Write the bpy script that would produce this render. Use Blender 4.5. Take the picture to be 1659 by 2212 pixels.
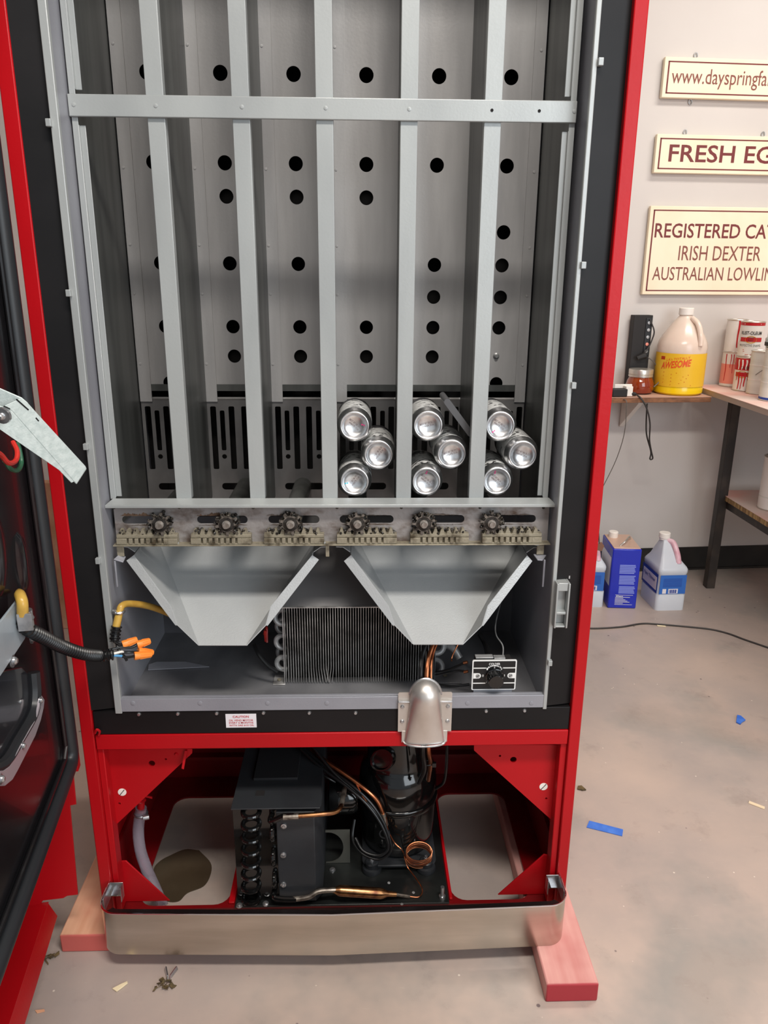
import bpy, bmesh, math, random
from mathutils import Vector, Matrix, Euler
random.seed(7)
for o in list(bpy.data.objects): bpy.data.objects.remove(o)
S = bpy.context.scene; COL = S.collection
PI = math.pi

# ------------------------------------------------------------------ camera
W_PX, H_PX, F_PX = 1659, 2212, 1660.0
CAMC = Vector((0.0338254, -1.14449024, 1.17421484))
CR = Vector((0.99951533, -0.0303993, 0.00670794)); CU = Vector((0.00257241, 0.29539321, 0.9553723)); CF = Vector((0.03102413, 0.954892, -0.29532824))
cd = bpy.data.cameras.new('camera'); cam = bpy.data.objects.new('camera', cd); COL.objects.link(cam)
cd.sensor_fit = 'HORIZONTAL'; cd.sensor_width = 36.0; cd.lens = 36.0 * F_PX / W_PX; cd.clip_start = 0.02; cd.clip_end = 60
m3 = Matrix((CR, CU, -CF)).transposed(); cam.matrix_world = Matrix.Translation(CAMC) @ m3.to_4x4()
S.camera = cam
# ------------------------------------------------------------------ light, world, exposure
def light_area(name, loc, target, sx, sy, power, col):
    l = bpy.data.lights.new(name, 'AREA'); l.shape = 'RECTANGLE'; l.size = sx; l.size_y = sy; l.energy = power; l.color = col
    o = bpy.data.objects.new(name, l); COL.objects.link(o); o.location = loc
    o.rotation_euler = (Vector(target) - Vector(loc)).to_track_quat('-Z', 'Y').to_euler(); return o
w = bpy.data.worlds.new('daylight'); S.world = w; w.use_nodes = True
w.node_tree.nodes['Background'].inputs[0].default_value = (0.86, 0.93, 1.0, 1); w.node_tree.nodes['Background'].inputs[1].default_value = 0.4
light_area('door_daylight', (1.9, -2.7, 1.7), (0.0, 0, 0.9), 2.0, 1.9, 46, (0.86, 0.94, 1.0))
light_area('ceiling_lamp_back', (1.7, 0.75, 2.84), (1.7, 0.75, 0), 1.25, 0.3, 26, (1.0, 0.94, 0.86))
light_area('ceiling_lamp_front', (0.45, -1.25, 2.88), (0.45, -1.2, 0), 1.25, 0.3, 55, (1.0, 0.95, 0.88))
S.view_settings.view_transform = 'Standard'; S.view_settings.look = 'None'; S.view_settings.gamma = 1.0
S.view_settings.use_curve_mapping = False; S.view_settings.exposure = 0.35

# ------------------------------------------------------------------ helpers
def ray(x, y): return CF + CR * ((x - W_PX / 2) / F_PX) - CU * ((y - H_PX / 2) / F_PX)
def PY(x, y, Y): d = ray(x, y); return CAMC + d * ((Y - CAMC.y) / d.y)     # point seen at (x, y) on the plane Y
def PZ(x, y, Z): d = ray(x, y); return CAMC + d * ((Z - CAMC.z) / d.z)
TH = math.radians(3.65); WA = Vector((1.4163, 1.8308, 0)); WD = Vector((math.cos(TH), math.sin(TH), 0)); WN = Vector((math.sin(TH), -math.cos(TH), 0))
def WP(s, z, off=0.0): return WA + WD * s + WN * off + Vector((0, 0, z))   # point on the back wall
def WX(x, y, off=0.0):                              # (s, z) on the plane parallel to the back wall
    d = ray(x, y); p0 = WA + WN * off; q = CAMC + d * ((p0 - CAMC).dot(WN) / d.dot(WN)); return (q - WA).dot(WD), q.z
DA = math.radians(7.6); DH = Vector((-0.4430, -0.03, 0)); DE = Vector((math.sin(DA), -math.cos(DA), 0)); DN = Vector((math.cos(DA), math.sin(DA), 0))
def DP(u, z, off=0.0): return DH + DE * u + DN * off + Vector((0, 0, z))   # point on the open door
def DX(x, y, off=0.0):
    d = ray(x, y); p0 = DH + DN * off; return CAMC + d * ((p0 - CAMC).dot(DN) / d.dot(DN))
def lin(c):
    return tuple((v / 255 / 12.92 if v / 255 <= 0.04045 else ((v / 255 + 0.055) / 1.055) ** 2.4) for v in c)

def mat(name, c, rough=0.5, metal=0.0, c2=None, nscale=(6, 6, 6), namt=1.0, bump=0.0, bscale=200.0, trans=0.0, coat=0.0, rvar=0.0, lo=0.4, hi=0.65, detail=6.0, ior=1.45, alpha=1.0, spec=.5):
    m = bpy.data.materials.new(name); m.use_nodes = True; nt = m.node_tree; b = nt.nodes['Principled BSDF']
    b.inputs['Base Color'].default_value = (*lin(c), 1); b.inputs['Roughness'].default_value = rough; b.inputs['Metallic'].default_value = metal
    b.inputs['Transmission Weight'].default_value = trans; b.inputs['Coat Weight'].default_value = coat; b.inputs['IOR'].default_value = ior
    b.inputs['Alpha'].default_value = alpha; b.inputs['Specular IOR Level'].default_value = spec
    tc = nt.nodes.new('ShaderNodeTexCoord')
    if c2 is not None or rvar:
        mp = nt.nodes.new('ShaderNodeMapping'); mp.inputs['Scale'].default_value = nscale; nt.links.new(tc.outputs['Object'], mp.inputs[0])
        n = nt.nodes.new('ShaderNodeTexNoise'); n.inputs['Scale'].default_value = 1.0; n.inputs['Detail'].default_value = detail; nt.links.new(mp.outputs[0], n.inputs['Vector'])
        r = nt.nodes.new('ShaderNodeMapRange'); r.inputs['From Min'].default_value = lo; r.inputs['From Max'].default_value = hi; r.inputs['To Max'].default_value = namt
        nt.links.new(n.outputs['Fac'], r.inputs['Value'])
        if c2 is not None:
            mx = nt.nodes.new('ShaderNodeMix'); mx.data_type = 'RGBA'; mx.inputs['A'].default_value = (*lin(c), 1); mx.inputs['B'].default_value = (*lin(c2), 1)
            nt.links.new(r.outputs[0], mx.inputs['Factor']); nt.links.new(mx.outputs['Result'], b.inputs['Base Color'])
        if rvar:
            r2 = nt.nodes.new('ShaderNodeMapRange'); r2.inputs['To Min'].default_value = rough; r2.inputs['To Max'].default_value = rough + rvar
            nt.links.new(n.outputs['Fac'], r2.inputs['Value']); nt.links.new(r2.outputs[0], b.inputs['Roughness'])
    if bump:
        n2 = nt.nodes.new('ShaderNodeTexNoise'); n2.inputs['Scale'].default_value = bscale; n2.inputs['Detail'].default_value = 3; nt.links.new(tc.outputs['Object'], n2.inputs['Vector'])
        bp = nt.nodes.new('ShaderNodeBump'); bp.inputs['Strength'].default_value = bump; bp.inputs['Distance'].default_value = 0.002
        nt.links.new(n2.outputs['Fac'], bp.inputs['Height']); nt.links.new(bp.outputs[0], b.inputs['Normal'])
    return m

class MB:
    def __init__(s): s.v = []; s.f = []
    def add(s, vs, fs):
        n = len(s.v); s.v += [Vector(v) for v in vs]; s.f += [tuple(i + n for i in f) for f in fs]; return s
    def box(s, x0, y0, z0, x1, y1, z1):
        return s.add([(x0, y0, z0), (x1, y0, z0), (x1, y1, z0), (x0, y1, z0), (x0, y0, z1), (x1, y0, z1), (x1, y1, z1), (x0, y1, z1)],
                     [(0, 3, 2, 1), (4, 5, 6, 7), (0, 1, 5, 4), (1, 2, 6, 5), (2, 3, 7, 6), (3, 0, 4, 7)])
    def obox(s, o, a, b, c):                       # corner o and three edge vectors
        o, a, b, c = map(Vector, (o, a, b, c)); v = [o, o + a, o + a + b, o + b, o + c, o + a + c, o + a + b + c, o + b + c]
        return s.add(v, [(0, 3, 2, 1), (4, 5, 6, 7), (0, 1, 5, 4), (1, 2, 6, 5), (2, 3, 7, 6), (3, 0, 4, 7)])
    def prism(s, pts, off):
        n = len(pts); pts = [Vector(p) for p in pts]; off = Vector(off)
        return s.add(pts + [p + off for p in pts], [tuple(range(n))[::-1], tuple(range(n, 2 * n))] + [(i, (i + 1) % n, n + (i + 1) % n, n + i) for i in range(n)])
    def tube(s, pts, r, n=10, cap=True, closed=False):
        pts = [Vector(p) for p in pts]; N = len(pts); rs = r if isinstance(r, (list, tuple)) else [r] * N
        up = None; rings = []
        for i, p in enumerate(pts):
            if closed: t = (pts[(i + 1) % N] - pts[i - 1])
            else: t = pts[min(i + 1, N - 1)] - pts[max(i - 1, 0)]
            t.normalize()
            if up is None:
                up = t.orthogonal().normalized()
            up = (up - t * up.dot(t)).normalized(); sd = t.cross(up)
            rings.append([p + (up * math.cos(2 * PI * k / n) + sd * math.sin(2 * PI * k / n)) * rs[i] for k in range(n)])
        b = len(s.v); s.v += [v for g in rings for v in g]
        M = N if closed else N - 1
        for i in range(M):
            j = (i + 1) % N
            for k in range(n):
                s.f.append((b + i * n + k, b + i * n + (k + 1) % n, b + j * n + (k + 1) % n, b + j * n + k))
        if cap and not closed:
            s.f.append(tuple(b + k for k in range(n))[::-1]); s.f.append(tuple(b + (N - 1) * n + k for k in range(n)))
        return s
    def cyl(s, p0, p1, r, n=20): return s.tube([p0, p1], r, n)
    def lathe(s, prof, o, ax, n=28, sx=1.0, sy=1.0):       # prof [(r, h)] about axis ax from o
        o = Vector(o); ax = Vector(ax).normalized(); u = ax.orthogonal().normalized()
        if abs(ax.z) > .9: u = Vector((1, 0, 0))
        v = ax.cross(u); b = len(s.v); idx = []
        for r, h in prof:
            if r < 1e-6: idx.append([len(s.v)]); s.v.append(o + ax * h)
            else:
                idx.append([len(s.v) + k for k in range(n)])
                s.v += [o + ax * h + (u * sx * math.cos(2 * PI * k / n) + v * sy * math.sin(2 * PI * k / n)) * r for k in range(n)]
        for a, c in zip(idx, idx[1:]):
            for k in range(n):
                k2 = (k + 1) % n
                if len(a) == 1 and len(c) == 1: continue
                if len(a) == 1: s.f.append((a[0], c[k2], c[k]))
                elif len(c) == 1: s.f.append((a[k], a[k2], c[0]))
                else: s.f.append((a[k], a[k2], c[k2], c[k]))
        for g, rev in ((idx[0], True), (idx[-1], False)):
            if len(g) > 1: s.f.append(tuple(g)[::-1] if rev else tuple(g))
        return s
    def strip(s, A, B):                            # a ribbon of quads between two lists of points
        n = len(A); return s.add(list(A) + list(B), [(i, i + 1, n + i + 1, n + i) for i in range(n - 1)])
    def mesh(s, name, m=None, smooth=True, ang=35, solid=0.0):
        me = bpy.data.meshes.new(name); me.from_pydata(s.v, [], s.f); me.update()
        bm = bmesh.new(); bm.from_mesh(me)
        if solid: bmesh.ops.remove_doubles(bm, verts=bm.verts, dist=1e-6)
        bmesh.ops.recalc_face_normals(bm, faces=bm.faces)
        if solid: bmesh.ops.solidify(bm, geom=bm.faces[:], thickness=solid); bmesh.ops.recalc_face_normals(bm, faces=bm.faces)
        bm.to_mesh(me); bm.free()
        if m: me.materials.append(m)
        if smooth: me.shade_smooth(); me.set_sharp_from_angle(angle=math.radians(ang))
        return me
    def build(s, name, m, parent=None, bevel=0.0, solid=0.0, smooth=True, ang=35, segs=2):
        return link(name, s.mesh(name, m, smooth, ang, solid), parent, bevel, segs)

def link(name, me, parent=None, bevel=0.0, segs=2, loc=None):
    o = bpy.data.objects.new(name, me); COL.objects.link(o)
    if loc is not None: o.location = loc
    if parent: put(o, parent)
    if bevel:
        md = o.modifiers.new('bevel', 'BEVEL'); md.width = bevel; md.segments = segs; md.limit_method = 'ANGLE'; md.angle_limit = math.radians(40)
    return o
def wloc(o):
    v = Vector((0, 0, 0)); 
    while o: v = v + o.location + (o.matrix_parent_inverse.translation if o.parent else Vector((0, 0, 0))); o = o.parent
    return v
def put(o, p): o.parent = p; o.matrix_parent_inverse = Matrix.Translation(-wloc(p))
def thing(name, label, cat, loc=(0, 0, 0), group=None):
    o = bpy.data.objects.new(name, None); COL.objects.link(o); o.location = loc; o.empty_display_size = 0.05
    return tag(o, label, cat, group)
def tag(o, label, cat, group=None):
    o['label'] = label; o['category'] = cat
    if group: o['group'] = group
    return o
def struct(o): o['kind'] = 'structure'; return o
def stuff(o): o['kind'] = 'stuff'; return o
def lab(o, t): o['label'] = t; return o

def cr(pts, n=8):                                   # smooth curve through points
    pts = [Vector(p) for p in pts]; out = []
    for i in range(len(pts) - 1):
        p0 = pts[i - 1] if i else pts[0] * 2 - pts[1]; p1, p2 = pts[i], pts[i + 1]; p3 = pts[i + 2] if i + 2 < len(pts) else p2 * 2 - p1
        for k in range(n):
            t = k / n; out.append(0.5 * ((2 * p1) + (p2 - p0) * t + (2 * p0 - 5 * p1 + 4 * p2 - p3) * t * t + (3 * p1 - p0 - 3 * p2 + p3) * t ** 3))
    out.append(pts[-1]); return out
def resample(pts, step):
    out = [pts[0].copy()]; acc = 0
    for a, b in zip(pts, pts[1:]):
        L = (b - a).length
        while acc + L >= step:
            t = (step - acc) / L; a = a.lerp(b, t); out.append(a.copy()); L = (b - a).length; acc = 0
        acc += L
    return out
def rrect(x0, y0, x1, y1, r, n=5):
    p = []
    for cx, cy, a in ((x1 - r, y1 - r, 0), (x0 + r, y1 - r, 90), (x0 + r, y0 + r, 180), (x1 - r, y0 + r, 270)):
        for k in range(n + 1):
            t = math.radians(a + 90 * k / n); p.append((cx + r * math.cos(t), cy + r * math.sin(t)))
    return p
def circ(cx, cy, r, n=20): return [(cx + r * math.cos(2 * PI * k / n), cy + r * math.sin(2 * PI * k / n)) for k in range(n)]
def curve_mesh(cu, name):
    o = bpy.data.objects.new('tmp', cu); COL.objects.link(o); bpy.context.view_layer.update()
    me = bpy.data.meshes.new_from_object(o.evaluated_get(bpy.context.evaluated_depsgraph_get()))
    bpy.data.objects.remove(o); bpy.data.curves.remove(cu); me.name = name; me.materials.clear(); return me
def plate(name, outer, holes, t, O, ex, ey, m, parent=None, bevel=0.0):
    """flat sheet with real holes; 2-D outline in (ex, ey) from O, thickness t centred"""
    cu = bpy.data.curves.new('c', 'CURVE'); cu.dimensions = '2D'; cu.fill_mode = 'BOTH'; cu.extrude = t / 2
    for loop in [outer] + list(holes):
        sp = cu.splines.new('POLY'); sp.points.add(len(loop) - 1); sp.use_cyclic_u = True
        for p, q in zip(sp.points, loop): p.co = (q[0], q[1], 0, 1)
    me = curve_mesh(cu, name); ex = Vector(ex).normalized(); ey = Vector(ey).normalized(); ez = ex.cross(ey)
    M = Matrix((ex, ey, ez)).transposed().to_4x4(); M.translation = Vector(O); me.transform(M); me.materials.append(m)
    return link(name, me, parent, bevel)
XA, ZA, YA = Vector((1, 0, 0)), Vector((0, 0, 1)), Vector((0, 1, 0))
def text_mesh(body, ext=0.0004, off=0.0, shear=0.0, spacing=1.0):
    cu = bpy.data.curves.new('t', 'FONT'); cu.body = body; cu.size = 1; cu.offset = off; cu.shear = shear; cu.space_character = spacing; cu.resolution_u = 3
    me = curve_mesh(cu, 'lettering'); 
    return me
def bbox(me):
    xs = [v.co.x for v in me.vertices]; ys = [v.co.y for v in me.vertices]; return min(xs), max(xs), min(ys), max(ys)
def text(body, O, ex, ey, wdt, hgt, m, parent, ref=None, off=0.0, shear=0.0, thick=0.0006, name='lettering'):
    """lettering whose ref part (or all of it) fills wdt x hgt from O"""
    a = text_mesh(ref or body, off=off, shear=shear); x0, x1, y0, y1 = bbox(a); bpy.data.meshes.remove(a)
    me = text_mesh(body, off=off, shear=shear); sx = wdt / (x1 - x0); sy = hgt / (y1 - y0)
    ex = Vector(ex).normalized(); ey = Vector(ey).normalized(); ez = ex.cross(ey)
    for v in me.vertices: v.co = Vector(O) + ex * ((v.co.x - x0) * sx) + ey * ((v.co.y - y0) * sy) + ez * thick
    me.materials.append(m); return link(name, me, parent)
def bars(rows, O, ex, ey, m, parent, name='fine_print', thick=0.0005):   # small print too fine to read, as thin raised lines (x, y, w, h)
    b = MB(); ex = Vector(ex).normalized(); ey = Vector(ey).normalized(); ez = ex.cross(ey)
    for x, y, ww, h in rows: b.obox(Vector(O) + ex * x + ey * y, ex * ww, ey * h, ez * thick)
    return stuff(b.build(name, m, parent, smooth=False))

# ------------------------------------------------------------------ materials
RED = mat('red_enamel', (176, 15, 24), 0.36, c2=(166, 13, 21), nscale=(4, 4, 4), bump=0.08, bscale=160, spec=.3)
REDD = mat('red_enamel_shaded', (128, 12, 17), 0.35, c2=(104, 11, 15), nscale=(5, 5, 5), bump=0.08, bscale=140)  # same red darkened, shade inside the base is put into the colour
BLK = mat('black_breaker_strip', (20, 19, 20), 0.42, c2=(27, 25, 26), nscale=(3, 3, 8), spec=.25)
SIL = mat('silver_paint', (172, 175, 174), 0.36, 0.25, c2=(158, 161, 161), nscale=(9, 9, 3), bump=0.06, bscale=300)
LINER = mat('silver_liner_paint', (150, 151, 158), 0.4, 0.2, c2=(134, 134, 142), nscale=(4, 4, 4), bump=0.1, bscale=350)
LINERD = mat('grey_liner_floor', (124, 124, 127), 0.3, 0.15, c2=(98, 98, 102), nscale=(10, 5, 10), bump=0.15, bscale=90)
SLOTP = mat('dull_slotted_panel', (142, 140, 139), 0.45, 0.4, c2=(112, 110, 110), nscale=(18, 18, 12), lo=.35, hi=.75)
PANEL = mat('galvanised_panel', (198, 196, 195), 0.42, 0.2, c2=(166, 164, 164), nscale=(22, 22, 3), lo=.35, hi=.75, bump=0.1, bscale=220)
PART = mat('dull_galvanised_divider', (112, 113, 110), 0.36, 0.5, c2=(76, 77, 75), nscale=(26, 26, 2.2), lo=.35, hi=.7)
DARK = mat('painted_cavity_shade', (16, 14, 14), 0.9)  # near-black colour carries the shade of recesses and gaps
CHUTE = mat('light_grey_satin_paint', (182, 184, 184), 0.3, 0.15, c2=(172, 174, 175), nscale=(5, 5, 5), bump=0.22, bscale=420, coat=0.15)
MECH = mat('greasy_zinc', (150, 145, 143), 0.42, 0.35, c2=(86, 68, 56), nscale=(26, 26, 44), lo=.5, hi=.72, bump=0.3, bscale=160)
MECHD = mat('dirty_zinc_stain', (108, 96, 88), 0.5, 0.2, c2=(78, 66, 58), nscale=(90, 90, 90))
RACK = mat('dirty_zinc_rack', (150, 142, 124), 0.45, 0.35, c2=(84, 74, 58), nscale=(60, 60, 60), lo=.48, hi=.7, bump=0.25, bscale=300)
GREASE = mat('black_grease', (30, 27, 24), 0.22, 0.1, c2=(96, 88, 76), nscale=(150, 150, 150), lo=.5, hi=.72, bump=0.8, bscale=330)
RUST = mat('rust_stain', (116, 90, 70), 0.7, c2=(80, 58, 44), nscale=(120, 120, 120))
STEEL = mat('bright_zinc', (205, 206, 208), 0.28, 0.9, c2=(170, 172, 176), nscale=(60, 60, 60))
ALU = mat('can_aluminium', (240, 240, 240), 0.30, 1.0, c2=(206, 206, 208), nscale=(70, 70, 70))
CAST = mat('dull_cast_aluminium', (216, 211, 206), 0.34, 0.8, c2=(202, 195, 188), nscale=(24, 24, 12), rvar=0.1)
STAIN = mat('brushed_stainless', (208, 202, 192), 0.15, 1.0, c2=(178, 170, 158), nscale=(3, 3, 24), lo=.35, hi=.75, rvar=0.12, bump=0.02, bscale=60)
CHROME = mat('chrome_edge', (226, 226, 228), 0.08, 1.0)
COPPER = mat('copper', (206, 132, 92), 0.26, 1.0, c2=(168, 100, 66), nscale=(40, 40, 40), rvar=0.1)
COPPERD = mat('tarnished_copper', (176, 130, 88), 0.3, 1.0, c2=(120, 76, 58), nscale=(70, 70, 70), lo=.4, hi=.66)
SOLDER = mat('grey_brazed_pipe', (150, 142, 132), 0.35, 0.8, c2=(92, 84, 78), nscale=(90, 90, 90))
GLBLK = mat('gloss_black_enamel', (14, 14, 14), 0.12, coat=0.4)
SATBLK = mat('satin_black_sheet', (44, 46, 49), 0.45, c2=(38, 39, 42), nscale=(12, 12, 12), bump=0.06, bscale=300)
RUB = mat('black_rubber', (34, 36, 39), 0.42)
WIRE = mat('black_wire', (20, 20, 21), 0.3)
DOORB = mat('black_door_panel', (24, 23, 25), 0.2, c2=(52, 22, 25), nscale=(6, 6, 1.3), lo=.52, hi=.8, bump=0.03, bscale=30, coat=0.15)  # reddish second tone paints a red reflection into the black
DOORG = mat('glossy_door_recess', (34, 34, 38), 0.14, coat=0.3)
GREYP = mat('pale_grey_hammer_paint', (192, 202, 200), 0.45, c2=(176, 188, 186), nscale=(160, 160, 160), bump=0.2, bscale=420)
DPLATE = mat('pale_zinc_plate', (178, 190, 198), 0.36, 0.35, c2=(162, 174, 183), nscale=(14, 14, 14), bump=0.1, bscale=120)
FIN = mat('aluminium_fin', (210, 208, 206), 0.38, 0.6, c2=(150, 148, 146), nscale=(40, 40, 40))
BEND = mat('dull_aluminium_bend', (184, 184, 184), 0.4, 0.5, c2=(150, 150, 150), nscale=(60, 60, 60))
ORANGE = mat('orange_plastic', (240, 138, 52), 0.38)
YEL = mat('amber_sleeve', (196, 158, 74), 0.3, c2=(172, 132, 56), nscale=(30, 30, 30))
BLUEW = mat('blue_wire', (70, 140, 190), 0.35); WHITEW = mat('white_wire', (225, 222, 215), 0.4); REDW = mat('red_wire', (205, 52, 44), 0.35); GREENW = mat('green_wire', (44, 92, 66), 0.35)
WHITE = mat('white_plastic', (236, 230, 222), 0.4); LABW = mat('white_label', (226, 222, 226), 0.5); TXTR = mat('red_print', (196, 40, 52), 0.5)
TPLATE = mat('black_dial_plate', (20, 20, 21), 0.4); TWHITE = mat('white_print', (226, 226, 224), 0.45)
VINYL = mat('clear_vinyl', (206, 196, 208), 0.12, trans=0.72, ior=1.3)
WATER = mat('puddle_water', (70, 60, 46), 0.03, c2=(84, 73, 58), nscale=(8, 8, 8), coat=0.6)
SLAB = mat('dark_grey_slab', (84, 84, 86), 0.4)
INK = mat('grey_ink', (120, 104, 104), 0.5, 0.2); PINK = mat('pink_ink', (216, 70, 130), 0.4); CYANI = mat('cyan_ink', (70, 180, 200), 0.4)
CREAM = mat('cream_sign_board', (247, 233, 205), 0.5, c2=(243, 226, 196), nscale=(7, 7, 7)); CREAME = mat('cream_sign_edge', (236, 214, 160), 0.6)
MAROON = mat('maroon_print', (118, 50, 50), 0.5); BROWNP = mat('brown_print', (134, 78, 68), 0.5)
WALLM = mat('off_white_wall', (210, 204, 199), 0.75, c2=(202, 195, 190), nscale=(1.2, 1.2, 1.2), bump=0.05, bscale=60)
BASEB = mat('black_cove_base', (26, 24, 23), 0.5, c2=(40, 37, 34), nscale=(9, 9, 9))
SHELFW = mat('shelf_board', (196, 160, 142), 0.6, c2=(178, 134, 112), nscale=(3, 30, 30)); SHELFE = mat('brown_board_edge', (142, 96, 66), 0.65, c2=(110, 74, 52), nscale=(40, 40, 90))
LEGM = mat('worn_black_steel', (42, 37, 34), 0.5, c2=(74, 64, 56), nscale=(14, 14, 9), lo=.5, hi=.75)
CARDB = mat('corrugated_edge', (176, 146, 96), 0.7, c2=(120, 92, 58), nscale=(12, 240, 4), lo=.48, hi=.52)
TABLEW = mat('dusty_table_top', (222, 200, 190), 0.6, c2=(228, 172, 160), nscale=(5, 5, 5))
HONEY = mat('amber_jar_glass', (150, 66, 24), 0.08, c2=(128, 40, 18), nscale=(14, 14, 10), coat=0.8)
LIDM = mat('jar_lid_tin', (206, 200, 190), 0.3, 0.75)
PLBLK = mat('matt_black_plastic', (34, 32, 32), 0.6)
JUGT = mat('clear_jug_plastic', (250, 226, 208), 0.2, c2=(252, 234, 218), nscale=(9, 9, 9), trans=0.25)
YELQ = mat('yellow_liquid', (246, 206, 22), 0.25, coat=0.3); YLAB = mat('yellow_label', (238, 190, 48), 0.45, c2=(232, 184, 40), nscale=(9, 9, 9)); ORT = mat('orange_print', (226, 84, 30), 0.5)
MILK = mat('milky_jug_plastic', (218, 222, 228), 0.32, c2=(206, 212, 222), nscale=(6, 6, 6), trans=0.15); BLUEL = mat('blue_label', (48, 104, 186), 0.45); BLUED = mat('dark_blue_label', (34, 66, 152), 0.45)
TIN = mat('blue_solvent_tin', (24, 42, 178), 0.3, c2=(22, 36, 160), nscale=(6, 6, 6), coat=0.2); TINTOP = mat('bare_tin_top', (214, 180, 160), 0.35, 0.3); PALEB = mat('pale_blue_print', (128, 142, 222), 0.5)
CANW = mat('white_can_paint', (232, 228, 222), 0.4); CANG = mat('grey_white_can', (212, 212, 204), 0.5, c2=(224, 224, 216), nscale=(3, 3, 40)); REDC = mat('red_can_band', (186, 30, 38), 0.4); YOV = mat('yellow_oval', (236, 184, 42), 0.45); SALMON = mat('salmon_label', (236, 146, 128), 0.5); BLKT = mat('black_print', (40, 38, 40), 0.5)
CLEARB = mat('clear_bottle', (206, 220, 218), 0.12, c2=(176, 196, 196), nscale=(26, 26, 8), trans=0.35)
CORD = mat('dark_cord', (52, 48, 46), 0.5); CORDG = mat('grey_cord', (104, 98, 92), 0.5)
BTAPE = mat('blue_tape', (52, 104, 200), 0.55, c2=(72, 124, 214), nscale=(40, 40, 40)); YTAPE = mat('beige_tape', (224, 204, 172), 0.6)
LEAFB = mat('dry_brown_debris', (70, 60, 40), 0.8, c2=(112, 92, 58), nscale=(90, 90, 90)); CHIP = mat('pale_chip', (232, 216, 180), 0.6)
PINKW = mat('pale_pine_with_dust', (226, 168, 132), 0.65, c2=(206, 140, 108), nscale=(28, 2.5, 28)); 
def mat_block(name, base, red, grain):
    """pine with a red painted end: paint covers the front end of the piece and dusts the rest"""
    m = mat(name, base, 0.65, c2=grain, nscale=(28, 2.2, 28)); nt = m.node_tree; b = nt.nodes['Principled BSDF']; src = b.inputs['Base Color'].links[0].from_socket
    tc = nt.nodes.new('ShaderNodeTexCoord'); n = nt.nodes.new('ShaderNodeTexNoise'); n.inputs['Scale'].default_value = 16; nt.links.new(tc.outputs['Object'], n.inputs['Vector'])
    g = nt.nodes.new('ShaderNodeNewGeometry'); sp = nt.nodes.new('ShaderNodeSeparateXYZ'); nt.links.new(g.outputs['Normal'], sp.inputs[0])
    mm = nt.nodes.new('ShaderNodeMath'); mm.operation = 'MULTIPLY_ADD'; mm.inputs[1].default_value = -1.3; mm.inputs[2].default_value = -0.45; nt.links.new(sp.outputs['Y'], mm.inputs[0])
    m2 = nt.nodes.new('ShaderNodeMath'); m2.operation = 'ADD'; m2.use_clamp = True; nt.links.new(mm.outputs[0], m2.inputs[0]); nt.links.new(n.outputs['Fac'], m2.inputs[1])
    mx = nt.nodes.new('ShaderNodeMix'); mx.data_type = 'RGBA'; nt.links.new(m2.outputs[0], mx.inputs['Factor']); nt.links.new(src, mx.inputs['A']); mx.inputs['B'].default_value = (*lin(red), 1)
    nt.links.new(mx.outputs['Result'], b.inputs['Base Color']); return m
PINEL = mat_block('pine_block_red_end', (238, 186, 152), (190, 92, 84), (220, 158, 124)); PINER = mat_block('pine_block_pink', (212, 158, 150), (160, 46, 54), (198, 132, 126))
BOARD = mat('brown_board', (176, 128, 92), 0.6, c2=(222, 176, 148), nscale=(8, 8, 5))

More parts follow.
